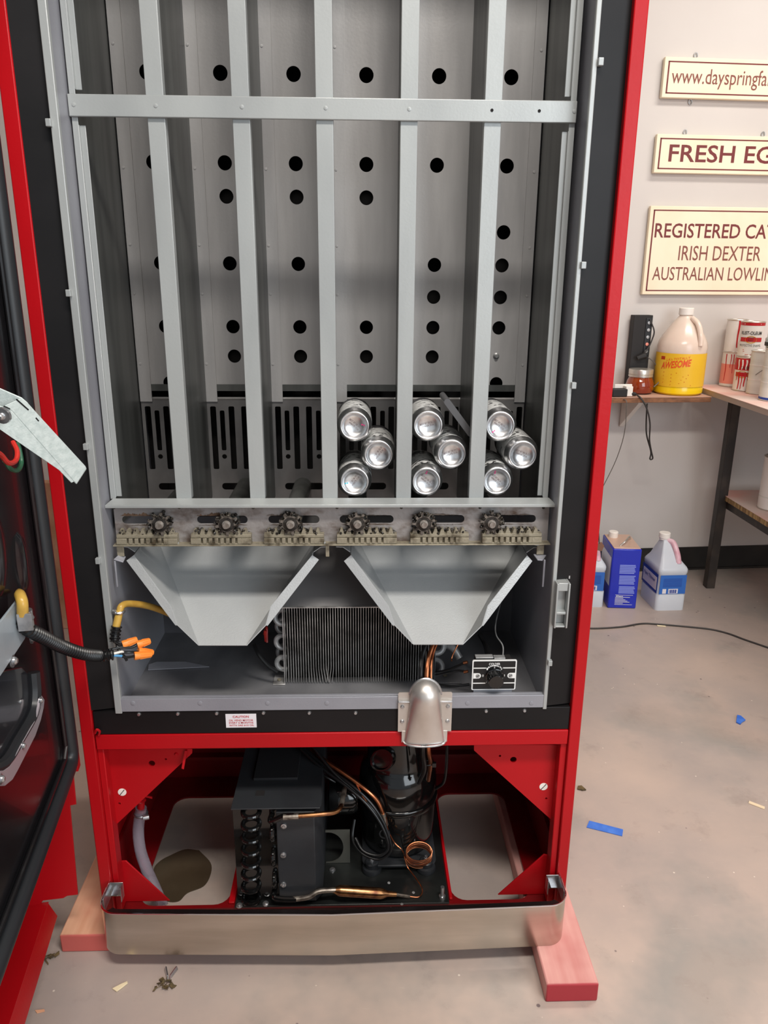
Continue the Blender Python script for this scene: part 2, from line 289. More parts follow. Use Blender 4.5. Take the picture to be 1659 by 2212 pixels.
def mat_floor():
    m = bpy.data.materials.new('worn_painted_concrete'); m.use_nodes = True; nt = m.node_tree; b = nt.nodes['Principled BSDF']; L = nt.links.new
    tc = nt.nodes.new('ShaderNodeTexCoord')
    def noise(scale, det=6, rough=.6, sc=None):
        n = nt.nodes.new('ShaderNodeTexNoise'); n.inputs['Scale'].default_value = scale; n.inputs['Detail'].default_value = det; n.inputs['Roughness'].default_value = rough
        if sc:
            mp = nt.nodes.new('ShaderNodeMapping'); mp.inputs['Scale'].default_value = sc; mp.inputs['Rotation'].default_value = (0, 0, .5); L(tc.outputs['Object'], mp.inputs[0]); L(mp.outputs[0], n.inputs['Vector'])
        else: L(tc.outputs['Object'], n.inputs['Vector'])
        return n.outputs['Fac']
    def rng(s, lo, hi, a=0., z=1.):
        r = nt.nodes.new('ShaderNodeMapRange'); r.inputs['From Min'].default_value = lo; r.inputs['From Max'].default_value = hi; r.inputs['To Min'].default_value = a; r.inputs['To Max'].default_value = z; L(s, r.inputs['Value']); return r.outputs[0]
    def mix(f, A, B):
        x = nt.nodes.new('ShaderNodeMix'); x.data_type = 'RGBA'; L(f, x.inputs['Factor'])
        for k, q in (('A', A), ('B', B)):
            if isinstance(q, tuple): x.inputs[k].default_value = (*lin(q), 1)
            else: L(q, x.inputs[k])
        return x.outputs['Result']
    c = mix(rng(noise(1.6), .38, .64), (163, 151, 145), (186, 167, 155))
    c = mix(rng(noise(2.3, 5), .52, .66, 0, .75), c, (142, 139, 134))
    c = mix(rng(noise(1.1, 3), .55, .72, 0, .5), c, (197, 165, 147))
    c = mix(rng(noise(9, 8, .7), .56, .74, 0, .45), c, (136, 122, 115))
    c = mix(rng(noise(1., 9, .75, (14, 120, 1)), .62, .72, 0, .4), c, (206, 196, 186))
    v = nt.nodes.new('ShaderNodeTexVoronoi'); v.inputs['Scale'].default_value = 13; L(tc.outputs['Object'], v.inputs['Vector'])
    c = mix(rng(v.outputs['Distance'], .035, .05, 1, 0), c, (110, 96, 96))
    v2 = nt.nodes.new('ShaderNodeTexVoronoi'); v2.inputs['Scale'].default_value = 21; L(tc.outputs['Object'], v2.inputs['Vector'])
    c = mix(rng(v2.outputs['Distance'], .03, .05, .8, 0), c, (226, 214, 200))
    L(c, b.inputs['Base Color']); L(rng(noise(5), .3, .7, .34, .55), b.inputs['Roughness'])
    bp = nt.nodes.new('ShaderNodeBump'); bp.inputs['Strength'].default_value = .12; bp.inputs['Distance'].default_value = .002; L(noise(70, 4), bp.inputs['Height']); L(bp.outputs[0], b.inputs['Normal'])
    return m
FLOOR = mat_floor()

# ------------------------------------------------------------------ setting
struct(MB().box(-3.6, -5.2, -0.08, 3.6, 2.3, 0.0).build('floor', FLOOR, smooth=False))
b = MB(); b.obox(WP(-5.2, 0, 0), WD * 7.6, -WN * 0.12, (0, 0, 2.95)); struct(b.build('wall_back', WALLM, smooth=False))
b = MB(); b.obox(WP(-5.2, 0.0075, 0), WD * 7.4, WN * 0.006, (0, 0, 0.092)); b.obox(WP(-5.2, 0, 0), WD * 7.4, WN * 0.012, (0, 0, 0.0085)); struct(b.build('baseboard_back', BASEB, bevel=0.002))
struct(MB().box(-3.72, -5.2, 0, -3.6, 2.3, 2.95).build('wall_left', WALLM, smooth=False)); struct(MB().box(3.6, -5.2, 0, 3.72, 2.3, 2.95).build('wall_right', WALLM, smooth=False))
struct(MB().box(-3.72, -5.2, 2.95, 3.72, 2.45, 3.03).build('ceiling', WALLM, smooth=False))

# ------------------------------------------------------------------ vending machine cabinet
XL0, XL1, XR1, XR0 = -0.4376, -0.4165, 0.3930, 0.4124     # outer and inner edges of the red front posts
LX, RX = -0.3665, 0.3445                                  # liner side walls
vm = thing('vending_machine', 'tall red vending machine cabinet with open silver interior, raised on two wood blocks', 'vending machine', (0, 0.2, 0.04))
sh = MB()
sh.box(XL0, 0.02, 0.04, XL0 + 0.004, 0.42, 1.83); sh.box(XR0 - 0.004, 0.02, 0.04, XR0, 0.42, 1.83); sh.box(XL0, 0.416, 0.33, XR0, 0.42, 1.83); sh.box(XL0, 0.0, 1.826, XR0, 0.42, 1.83)
sh.build('outer_shell', RED, vm, smooth=False)
MB().box(XL0, -0.003, 0.05, XL1, 0.022, 1.83).build('frame_post', RED, vm, bevel=0.0018)
MB().box(XR1, -0.003, 0.05, XR0, 0.022, 1.83).build('frame_post', RED, vm, bevel=0.0018)
MB().box(XL1, 0.004, 0.05, -0.4055, 0.03, 0.398).build('inner_post', RED, vm, bevel=0.0015)
MB().box(0.3815, 0.004, 0.05, XR1, 0.03, 0.398).build('inner_post', RED, vm, bevel=0.0015)
lb = MB().box(XL1 + .001, -0.001, 0.3976, XR1 - .001, 0.03, 0.4262).build('lower_beam', RED, vm, bevel=0.0018)
b = MB(); b.tube(cr([PY(205, 1584, -.006), PY(209, 1576, -.009), PY(215, 1580, -.006), PY(213, 1588, -.003)], 5), 0.0022, 6); b.build('bent_wire_tab', RED, vm)
# black breaker strips, dished slightly towards the liner
for x0, x1 in ((XL1, -0.3775), (0.3500, XR1)):
    lo, hi = (x0, x1) if x0 < 0 else (x1, x0)
    b = MB(); b.prism([(lo, 0.0 if x0 < 0 else 0.008, 0.474), (hi, 0.008 if x0 < 0 else 0.0, 0.474), (hi, 0.02, 0.474), (lo, 0.022, 0.474)], (0, 0, 1.35)); b.build('side_breaker_strip', BLK, vm, smooth=False)
bs = MB().box(XL1 + .001, 0.001, 0.4268, XR1 - .001, 0.022, 0.4705).build('lower_breaker_strip', BLK, vm, bevel=0.0012)
# liner
b = MB()
b.box(LX - 0.002, 0.004, 0.462, LX, 0.31, 1.82); b.build('liner_side', LINER, vm, smooth=False)
b = MB(); b.box(RX, 0.004, 0.462, RX + 0.002, 0.31, 1.82); b.build('liner_side', LINER, vm, smooth=False)
MB().box(LX, 0.302, 0.72, RX, 0.306, 1.82).build('liner_back', DARK, vm, smooth=False)  # painted near-black so the space behind the holes reads as unlit
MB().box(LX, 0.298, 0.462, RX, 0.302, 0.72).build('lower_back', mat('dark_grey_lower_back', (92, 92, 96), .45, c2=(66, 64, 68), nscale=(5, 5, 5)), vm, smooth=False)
MB().box(LX, 0.002, 0.466, RX, 0.302, 0.4705).build('liner_floor', LINERD, vm, smooth=False)
MB().box(LX, 0.0, 1.80, RX, 0.31, 1.81).build('liner_top', LINER, vm, smooth=False)
for x0, x1, nm in ((-0.3770, -0.3655, 'l'), (0.3437, 0.3505, 'r')):
    MB().box(x0, -0.002, 0.468, x1, 0.006, 1.82).build('liner_flange', SIL, vm, bevel=0.0012)
lg = MB().box(LX, -0.0015, 0.4715, RX, 0.004, 0.4956)
lg.box(LX, 0.004, 0.4935, RX, 0.010, 0.4956); lg.build('front_ledge', LINER, vm, bevel=0.0008)
scr = MB().lathe([(0, -0.0022), (0.0022, -0.002), (0.0034, 0), (0.0034, 0.002)], (0, 0, 0), (0, 1, 0), 12).mesh('hex_screw', STEEL)
def screws(pts, parent, sc=1.0, name='screw', me=None, off=(0, 0, 0)):
    for p in pts:
        o = link(name, me or scr, None, loc=Vector(p) + Vector(off)); o.scale = (sc, sc, sc); put(o, parent)
screws([PY(x, y, 0.0005) for x, y in ((300, 1543), (384, 1542), (468, 1541), (569, 1540), (668, 1540), (768, 1540), (1050, 1536), (1133, 1535))], bs, 1.05)
dim = MB().lathe([(0, -0.001), (0.0035, -0.0005), (0.004, 0.001)], (0, 0, 0), (0, 1, 0), 12).mesh('rivet', LINER)
screws([PY(x, 1519, -0.0018) for x in (287, 432, 578, 706, 1010, 1148)], vm, 1.0, 'rivet', dim)
cl = MB().box(-0.0035, -0.006, -0.0048, 0.0035, 0.002, 0.0048).mesh('flange_clip', SIL, False)
for x, y in ((107, 266), (150, 633), (187, 964), (213, 1210), (1296, 135), (1259, 573), (1238, 832), (1187, 1430)):
    o = link('flange_clip', cl, None, bevel=0.0008, loc=PY(x, y, -0.002)); put(o, vm)
# caution label
la = MB().box(-0.1941, -0.0004, 0.4383, -0.1426, 0.0012, 0.4640).build('caution_label', LABW, vm, smooth=False)
text('CAUTION', (-0.1818, -0.0004, 0.4575), XA, ZA, 0.0268, 0.0041, TXTR, la, off=0.012)
for t, z, x0, x1 in (('OIL VEND MOTOR', 0.4510, -0.1885, -0.1478), ('EVERY 6 MONTHS', 0.4463, -0.1885, -0.1478), ('WITH SAE #10 OIL', 0.4412, -0.1885, -0.1465)):
    text(t, (x0, -0.0004, z), XA, ZA, x1 - x0, 0.0033, TXTR, la, off=0.006)
# lock strike on right strip
b = MB(); x0, x1, z0, z1 = 0.3475, 0.3695, 0.627, 0.705
for q in ((x0, z0, x0 + .003, z1), (x1 - .003, z0, x1, z1)): b.box(q[0], -0.018, q[1], q[2], 0.012, q[3])
for za, zb in ((z0, z0 + .003), (z1 - .014, z1), (0.650, 0.6545)): b.box(x0 + .003, -0.015, za, x1 - .003, 0.010, zb)
b.box(x0 + .003, -0.003, z0 + .003, x1 - .003, 0.012, z1 - .014)
lab(b.build('lock_strike', SIL, vm, bevel=0.001), 'silver two-window lock strike')
b = MB().box(x0 - .001, 0.004, z1, x1 + .004, 0.0075, z1 + .005).build('strike_tab', PANEL, vm, smooth=False)
# lower compartment
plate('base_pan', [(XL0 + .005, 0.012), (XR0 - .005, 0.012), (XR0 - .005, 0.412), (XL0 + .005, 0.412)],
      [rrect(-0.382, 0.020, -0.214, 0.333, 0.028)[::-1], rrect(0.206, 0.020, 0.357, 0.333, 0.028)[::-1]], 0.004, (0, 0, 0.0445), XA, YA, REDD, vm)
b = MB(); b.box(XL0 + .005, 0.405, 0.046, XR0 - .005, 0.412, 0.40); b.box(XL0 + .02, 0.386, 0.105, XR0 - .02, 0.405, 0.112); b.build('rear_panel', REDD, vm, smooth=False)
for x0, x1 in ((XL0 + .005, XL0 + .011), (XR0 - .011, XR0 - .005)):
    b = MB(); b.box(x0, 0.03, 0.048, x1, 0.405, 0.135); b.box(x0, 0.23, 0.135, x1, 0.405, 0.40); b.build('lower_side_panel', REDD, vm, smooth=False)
MB().box(-0.214, 0.02, 0.047, -0.203, 0.333, 0.0515).build('pan_rail', RED, vm, bevel=0.001); MB().box(0.2005, 0.02, 0.047, 0.206, 0.333, 0.0515).build('pan_rail', RED, vm, bevel=0.001)
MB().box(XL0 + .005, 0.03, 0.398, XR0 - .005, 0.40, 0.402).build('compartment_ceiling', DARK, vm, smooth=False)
def xz(px): return [(PY(x, y, 0.026).x, PY(x, y, 0.026).z) for x, y in px]
gl = plate('upper_gusset', xz([(206, 1618), (415, 1618), (415, 1627), (245, 1787), (233, 1790), (228, 1618)]), [circ(*xz([(328, 1649)])[0], 0.0056)[::-1], circ(*xz([(264, 1711)])[0], 0.0066)[::-1], circ(*xz([(258, 1736)])[0], 0.0024)[::-1], circ(*xz([(358, 1640)])[0], 0.0020)[::-1]], 0.003, (0, 0.0275, 0), XA, ZA, RED, vm)
gr = plate('upper_gusset', xz([(1024, 1609), (1224, 1609), (1200, 1775), (1192, 1772), (1024, 1621)]), [circ(*xz([(1109, 1641)])[0], 0.0058)[::-1], circ(*xz([(1174, 1699)])[0], 0.0064)[::-1], circ(*xz([(1080, 1633)])[0], 0.0022)[::-1], circ(*xz([(1180, 1725)])[0], 0.0022)[::-1]], 0.003, (0, 0.0275, 0), XA, ZA, RED, vm)
wsc = MB().lathe([(0, -0.0005), (0.0075, 0), (0.0075, 0.002)], (0, 0, 0), (0, 1, 0), 18).mesh('bright_hole_disc', WHITE)  # cream disc added in place of bright background seen through the hole
for (x, y), g in (((264, 1711), gl), ((1174, 1699), gr)):
    o = link('bright_hole_disc', wsc, None, loc=PY(x, y, 0.026)); o.location.y = 0.0255; put(o, g)
    p = PY(x, y, 0.026); sl = MB(); sl.obox((p.x - .0046, 0.0246, p.z - .0050), (0.0008, 0, -0.0006), (0.0086, 0, 0.0108), (0, 0.0012, 0)); sl.build('hole_bar', WIRE, g, smooth=False)  # dark bar drawn across the bright disc
b = MB(); b.obox(PY(362, 1621, 0.028) + Vector((0, 0, -.012)), (0.038, 0, 0), (0, 0, 0.014), (0, 0.003, 0)); b.build('gusset_tab', RED, gl, bevel=.0006)
screws([PY(381, 1629, 0.026)], gl, 1.1, 'red_screw', MB().lathe([(0, -0.0022), (0.0022, -0.002), (0.0034, 0), (0.0034, 0.002)], (0, 0, 0), (0, 1, 0), 12).mesh('red_screw', RED))
b = MB(); b.prism([PY(399, 1622, .02), PY(404, 1622, .02), PY(397, 1662, .012), PY(392, 1660, .012)], (0, 0.003, 0)); b.build('hook_tab', RED, gl)
for px in ([(246, 1862), (272, 1860), (368, 1962), (330, 1962), (244, 1962)], [(1175, 1846), (1196, 1850), (1190, 1962), (1074, 1960)]):
    pts = [PY(x, y, 0.03) for x, y in px]
    for p in pts: p.z = max(p.z, 0.0475)
    b = MB(); b.prism(pts, (0, 0.003, 0)); b.build('lower_gusset', RED, vm, bevel=0.0006)
# drain spout
b = MB(); b.tube(cr([PY(272, 1716, .045), PY(300, 1732, .06), PY(312, 1728, .075)], 6), 0.0035, 8); b.tube([PY(305, 1722, .08), PY(304, 1752, .08)], 0.007, 14); b.obox(PY(312, 1722, .076), (0.014, 0, -.004), (0, 0.002, 0), (0, 0, .004)); b.build('drain_spout', RED, vm)

# ------------------------------------------------------------------ column rack
rk = thing('column_rack', 'silver six-column drink rack with vertical divider bars and a riveted crossbar', 'rack', (-0.013, 0.15, 0.83))
PX = [-0.3645, -0.2478, -0.1304, -0.0144, 0.1037, 0.2215, 0.3385]
for i in range(1, 6):
    x = PX[i]; b = MB(); b.box(x - 0.0121, 0.045, 0.829, x + 0.0121, 0.047, 1.79); b.box(x - 0.0121, 0.047, 0.829, x - 0.0106, 0.060, 1.79); b.box(x + 0.0106, 0.047, 0.829, x + 0.0121, 0.060, 1.79)
    b.build('divider_bar', SIL, rk, bevel=0.0016)
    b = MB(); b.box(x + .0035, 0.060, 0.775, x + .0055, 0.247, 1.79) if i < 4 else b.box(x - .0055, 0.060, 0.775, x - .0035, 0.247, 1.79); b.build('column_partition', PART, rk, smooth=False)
for x, sg in ((-0.3640, 1), (0.3385, -1)):
    xa, xb = sorted((x, x + sg * 0.0085)); MB().box(xa, 0.045, 0.829, xb, 0.047, 1.79).build('end_rail', SIL, rk, bevel=0.0006)
    for za, zb in ((0.832, 1.370), (1.414, 1.79)):
        b = MB(); xa, xb = sorted((x + sg * 0.0085, x + sg * 0.0165)); b.box(xa, 0.050, za, xb, 0.052, zb); xa, xb = sorted((x + sg * 0.0078, x + sg * 0.009)); b.box(xa, 0.045, za, xb, 0.052, zb)
        b.build('rail_step', SIL, rk, bevel=0.0006)
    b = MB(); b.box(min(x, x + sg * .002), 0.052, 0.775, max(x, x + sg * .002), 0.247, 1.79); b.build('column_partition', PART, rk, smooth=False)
cb = MB().box(-0.3655, 0.040, 1.3793, 0.3385, 0.044, 1.4075).build('crossbar', SIL, rk, bevel=0.0012)
riv = MB().lathe([(0, -0.001), (0.0026, -0.0004), (0.0030, 0.001)], (0, 0, 0), (0, 1, 0), 12).mesh('rivet', SIL)
hol = MB().lathe([(0, 0.0), (0.0022, 0.0), (0.0022, 0.001)], (0, 0, 0), (0, 1, 0), 10).mesh('small_hole', DARK)
screws([(x, 0.0398, 1.394) for x in (-0.3575, -0.246, -0.128, -0.0124, 0.1035, 0.335)], cb, 1.0, 'rivet', riv)
screws([(x, 0.0395, 1.394) for x in (0.219, 0.2855)], cb, 1.0, 'small_hole', hol)
rows = [1.4815, 1.349, 1.2975, 1.1905, 1.137, 1.0848, 1.0337, 0.9865]
have = {0: (0, 1, 3, 5, 7), 1: (0, 1, 2, 3, 5, 6), 2: (0, 1, 2, 3, 5, 6), 3: (0, 1, 2, 5, 6), 4: (0, 1, 3, 4, 5, 6), 5: (0, 1, 3, 4, 5, 7)}
hx = [-0.3060, -0.1887, -0.0715, 0.0457, 0.1635, 0.2810]
for i in range(6):
    x0, x1 = PX[i] + 0.004, PX[i + 1] - 0.004
    holes = [circ(hx[i], rows[k], 0.0117, 24)[::-1] for k in have[i]] + ([circ(hx[5], 1.2445, 0.0117, 24)[::-1]] if i == 5 else [])
    plate('back_panel', [(x0, 0.972), (x1, 0.972), (x1, 1.79), (x0, 1.79)], holes, 0.0015, (0, 0.250, 0), XA, ZA, PANEL, rk)
    # folded seam strip at the left (or right) edge of every panel
    sx = (x0, x0 + .021) if i < 5 else (x1 - .019, x1)
    MB().box(sx[0], 0.2468, 0.953, sx[1], 0.2488, 1.79).build('seam_strip', PANEL, rk, smooth=False)
    MB().box(x0, 0.2475, 0.9725, x1, 0.2490, 0.984).build('hem_strip', PART, rk, smooth=False)
    c = hx[i] + 0.001; hs = []
    for sg in (-1, 1):
        for dx, wd, za, zb in ((0.0445, 0.0105, 0.827, 0.944), (0.0285, 0.0086, 0.8625, 0.9365), (0.0115, 0.0105, 0.827, 0.944)):
            hs.append(rrect(c + sg * dx - wd / 2, za, c + sg * dx + wd / 2, zb, 0.0022, 2)[::-1])
        hs.append(circ(c + sg * 0.0285, 0.851, 0.0045, 14)[::-1])
    hs.append(rrect(c - 0.036, 0.7875, c + 0.036, 0.8005, 0.006, 4)[::-1])
    plate('slotted_panel', [(x0, 0.770), (x1, 0.770), (x1, 0.955), (x0, 0.955)], hs, 0.0015, (0, 0.2505, 0), XA, ZA, SLOTP, rk)
    b = MB(); b.strip([(x0, 0.2505 + .006 * math.sin(t), 0.955 + .005 * (1 - math.cos(t))) for t in (0, .4, .8, 1.2, 1.57)], [(x1, 0.2505 + .006 * math.sin(t), 0.955 + .005 * (1 - math.cos(t))) for t in (0, .4, .8, 1.2, 1.57)]); b.build('rolled_edge', SLOTP, rk, solid=0.001)
srv = MB().lathe([(0, -0.0012), (0.0022, -0.0008), (0.0028, 0.001)], (0, 0, 0), (0, 1, 0), 8).mesh('rivet', PANEL)
screws([((PX[i] + .0095 if i < 5 else PX[6] - .0115), 0.2468, z) for i in range(6) for z in (1.02, 1.14, 1.22, 1.34, 1.44, 1.52)], rk, 1.0, 'rivet', srv)
screws([PY(1072, 769, .248)], rk, 1.5, 'slotted_screw', MB().lathe([(0, -0.003), (0.002, -0.003), (0.0022, -0.001), (0.0038, 0), (0.0038, 0.002)], (0, 0, 0), (0, 1, 0), 14).mesh('slotted_screw', BEND))
lp = MB(); lp.prism([(-0.3665, 0.024, 0.8235), (-0.3600, 0.045, 0.8285), (0.3400, 0.045, 0.8285), (0.3468, 0.024, 0.8235)], (0, 0, 0.002)); lp.box(-0.3665, 0.022, 0.8205, 0.3468, 0.0245, 0.8255)
lp.build('front_shelf_lip', SIL, rk, bevel=0.0008)
RX_ = [-0.2844, -0.1789, -0.0773, 0.0294, 0.1358, 0.2451]
for i in range(6):
    b = MB(); b.cyl((RX_[i], 0.050, 0.7945), (RX_[i] + (0.004 if i == 2 else 0.0), 0.262, 0.7945), 0.0165, 24); b.build('rotor_tube', PART, rk)

# ------------------------------------------------------------------ vend mechanism
vk = thing('vend_mechanism', 'greasy zinc rail of six sprockets and toothed racks under the silver shelf lip', 'mechanism', (-0.009, 0.04, 0.756))
sl = [(-0.3471, -0.2669), (-0.2278, -0.1472), (-0.1138, -0.0319), (0.0009, 0.0878), (0.1178, 0.2029), (0.2354, 0.3195)]
plate('face_plate', [(-0.3588, 0.757), (0.3407, 0.757), (0.3407, 0.8205), (-0.3588, 0.8205)], [rrect(a, 0.7895, c, 0.8026, 0.0062)[::-1] for a, c in sl], 0.0018, (0, 0.040, 0), XA, ZA, MECH, vk)
b = MB(); b.box(-0.3605, 0.022, 0.7565, 0.3425, 0.041, 0.7585); b.build('bottom_flange', RACK, vk, bevel=0.0006)
rack_x = [(-0.3547, -0.2585), (-0.2371, -0.1411), (-0.1203, -0.0245), (-0.0036, 0.0929), (0.1146, 0.2094), (0.2313, 0.3282)]
HUBM = mat('worn_hub_zinc', (176, 170, 164), .35, .6, c2=(132, 122, 114), nscale=(90, 90, 90))
GEARM = mat('oily_gear_zinc', (128, 120, 112), .35, .5, c2=(44, 38, 34), nscale=(110, 110, 110), lo=.42, hi=.6)
def gear_mesh():
    pts = []; T = 9
    for k in range(T):
        for f, r in ((0.0, 0.0130), (0.25, 0.0130), (0.36, 0.0192), (0.64, 0.0186), (0.75, 0.0130)):
            a = 2 * PI * (k + f) / T; pts.append((r * math.cos(a), 0, r * math.sin(a)))
    return MB().prism(pts, (0, 0.006, 0)).mesh('sprocket', GEARM, False)
gm = gear_mesh()
hub = MB().lathe([(0, -0.006), (0.0046, -0.006), (0.005, -0.005), (0.005, 0), (0.0062, 0), (0.0068, .001), (0.0068, .003), (.0118, .003), (.0124, .004), (.0124, .007)], (0, 0, 0), (0, 1, 0), 22).mesh('hub', HUBM)
for i, (a, c) in enumerate(rack_x):
    b = MB(); b.box(a, 0.031, 0.7590, c, 0.039, 0.7745); r = b.build('gear_rack', RACK, vk, smooth=False)
    b = MB(); b.box(a, 0.0265, 0.7695, c, 0.031, 0.7745); b.box(a, 0.024, 0.7600, a + .016, 0.031, 0.7690); b.box(c - .016, 0.024, 0.7600, c, 0.031, 0.7690)
    n = 7; s0 = a + .016; dx = (c - a - .032) / n
    for k in range(n): b.box(s0 + dx * k + .0035, 0.024, 0.7600, s0 + dx * (k + 1), 0.031, 0.7690)
    b.box(a, 0.025, 0.7585, c, 0.031, 0.7605); b.build('comb', RACK, r, bevel=0.0004)
    b = MB(); n = 8; dx = (c - a - .006) / n
    for k in range(n):
        x = a + .003 + dx * k; b.prism([(x, 0.028, 0.7745), (x + dx * .25, 0.028, 0.7745 + .0085), (x + dx * .55, 0.028, 0.7745 + .0085), (x + dx * .8, 0.028, 0.7745)], (0, 0.010, 0))
    b.build('rack_teeth', RACK, r, smooth=False)
    o = link('sprocket', gm, None, loc=(RX_[i], 0.024, 0.7925)); o.rotation_euler = (0, random.random(), 0); put(o, vk)
    h = link('hub', hub, None, loc=(RX_[i], 0.021, 0.7925)); put(h, vk)
    # lumps of old grease around the teeth
    b = MB()
    for k in range(64):
        if k < 34: t = random.uniform(-.6, 3.6); rr = random.uniform(.0135, .0195); px, pz, py = RX_[i] + rr * math.cos(t), .7925 + rr * math.sin(t), random.uniform(.022, .036)
        else: px, pz, py = random.uniform(a + .004, c - .006), random.uniform(.7755, .7835), random.uniform(.026, .037)
        s = random.uniform(.0012, .0030); b.lathe([(0, -s), (s * .8, -s * .5), (s, 0.1 * s), (s * .7, s * .7), (0, s)], (px, py, pz), (random.uniform(-1, 1), random.uniform(-1, 1), random.uniform(-1, 1)), 6, sx=random.uniform(.7, 1.6))
    stuff(b.build('grease', GREASE, vk))
    # dried streaks on the plate
    u0, u1 = sl[i]
    def ragged(xa, xb, z0, amp, nm, m):
        top, low, h = [], [], amp * .4
        for k in range(46):
            h = min(amp, max(amp * .04, h + random.uniform(-.3, .3) * amp)); f = k / 45; e = min(1, f * 7, (1 - f) * 7)
            top.append((xa + (xb - xa) * f, .0387, z0 + h * e)); low.append((xa + (xb - xa) * f, .0387, z0 - random.uniform(0, .0008) * e))
        stuff(MB().strip(low, top).build(nm, m, vk, smooth=False))
    ragged(u0 - .003, u0 + (u1 - u0) * (.62 if i < 3 else .9), .8030, .0058 if i < 3 else .0026, 'dried_stain', RUST if i < 2 else MECHD)
    ragged(a, c, .7756, .0062, 'grease_smear', GREASE)
    ragged(u0, u1, .7868, .0022, 'dried_stain', MECHD)
nub = MB().lathe([(0, -.002), (.003, -.0018), (.0032, .003)], (0, 0, 0), (0, 0, 1), 10, sx=1.6).mesh('lug', SIL)
for x in (380, 424, 536, 582, 697, 738, 850, 890, 1003, 1048, 1160): o = link('lug', nub, None, loc=PY(x, 1175, .03)); put(o, vk)
screws([PY(x, 1097, .0388) for x in (246, 387, 547, 728, 867, 1037, 1174)], vk, .8, 'rivet', MB().lathe([(0, -0.0012), (0.0026, -0.0006), (0.0032, 0.001)], (0, 0, 0), (0, 1, 0), 10).mesh('rivet', GREASE))
for x0, x1, z0 in ((-0.3575, -0.3465, 0.7370), (0.3225, 0.3345, 0.7370), (-0.0225, -0.0165, 0.7350)):
    MB().box(x0, 0.030, z0, x1, 0.034, 0.757).build('hanger_tab', RACK, vk, bevel=0.0006)

# ------------------------------------------------------------------ delivery chutes
def chute(label, pA, pB, bl, br, edge_l, edge_r, lip_l, lip_r):
    r = thing('delivery_chute', label, 'chute', ((bl.x + br.x) / 2, 0.1, 0.59), 'delivery chutes under the vend rail')
    b = MB(); b.add([bl, br, pB, pA], [(0, 1, 2, 3)]); b.build('chute_floor', CHUTE, r, solid=0.0014)
    for pt, e, bb, lp_ in ((pA, edge_l, bl, lip_l), (pB, edge_r, br, lip_r)):
        top = e[0] + Vector((0, 0.14, 0.004)); b = MB(); b.add([bb, e[2], e[1], e[0], top, pt], [(0, 1, 2, 3, 4, 5)]); b.build('side_wall', CHUTE, r, solid=0.0014)
        b = MB(); b.add([e[0], e[1], e[2], lp_[1], lp_[0]], [(0, 1, 2, 3, 4)]); b.build('folded_lip', CHUTE, r, solid=0.0014)
        b = MB(); hx_ = e[0] + (e[0] - e[1]).normalized() * .006; sgn = -1 if pt is pA else 1
        b.add([e[0] + Vector((0, .012, .002)), e[0] + Vector((sgn * .012, .014, .010)), e[0] + Vector((sgn * .024, .016, .010)), e[0] + Vector((sgn * .024, .1, .012)), e[0] + Vector((sgn * .012, .1, .012)), e[0] + Vector((0, .1, .004))], [(0, 1, 4, 5), (1, 2, 3, 4)]); b.build('hanging_flange', CHUTE, r, solid=0.0012)
    return r
Yb = 0.0
chute('left pale grey tapering delivery chute, beside the amber sleeve', PY(340, 1166, .2), PY(682, 1166, .2), PY(428, 1394, 0), PY(534, 1394, 0),
      [PY(288, 1200, .04), PY(368, 1310, .01), PY(383, 1351, .008)], [PY(676, 1200, .04), PY(586, 1311, .01), PY(575, 1351, .008)],
      [PY(273, 1211, .036), PY(379, 1351, .006)], [PY(689, 1209, .036), PY(578, 1352, .006)])
chute('right pale grey tapering delivery chute, above the dome cover and dial', PY(772, 1166, .2), PY(1126, 1166, .2), PY(893, 1393, 0), PY(1000, 1393, 0),
      [PY(757, 1200, .04), PY(838, 1309, .01), PY(852, 1351, .008)], [PY(1140, 1201, .04), PY(1055, 1309, .01), PY(1042, 1352, .008)],
      [PY(743, 1212, .036), PY(849, 1352, .006)], [PY(1150, 1212, .036), PY(1044, 1352, .006)])
# brackets on the liner that carry the chutes
b = MB(); p = PY(1152, 1199, .035); b.prism([PY(1152, 1199, .035), PY(1180, 1201, .03), PY(1172, 1212, .02), PY(1161, 1211, .02)], (0, 0, 0.002)); b.box(PY(1175, 1210, .02).x, .02, PY(1178, 1268, .02).z, PY(1179, 1210, .02).x, .024, PY(1178, 1210, .02).z); b.build('chute_bracket', LINER, vm, bevel=.0005)
b = MB(); b.prism([PY(246, 1210, .02), PY(255, 1202, .03), PY(272, 1204, .035), PY(266, 1216, .02)], (0, 0, 0.002)); b.box(PY(246, 1212, .02).x, .02, PY(250, 1268, .02).z, PY(249, 1212, .02).x, .024, PY(250, 1212, .02).z); b.build('chute_bracket', LINER, vm, bevel=.0005)

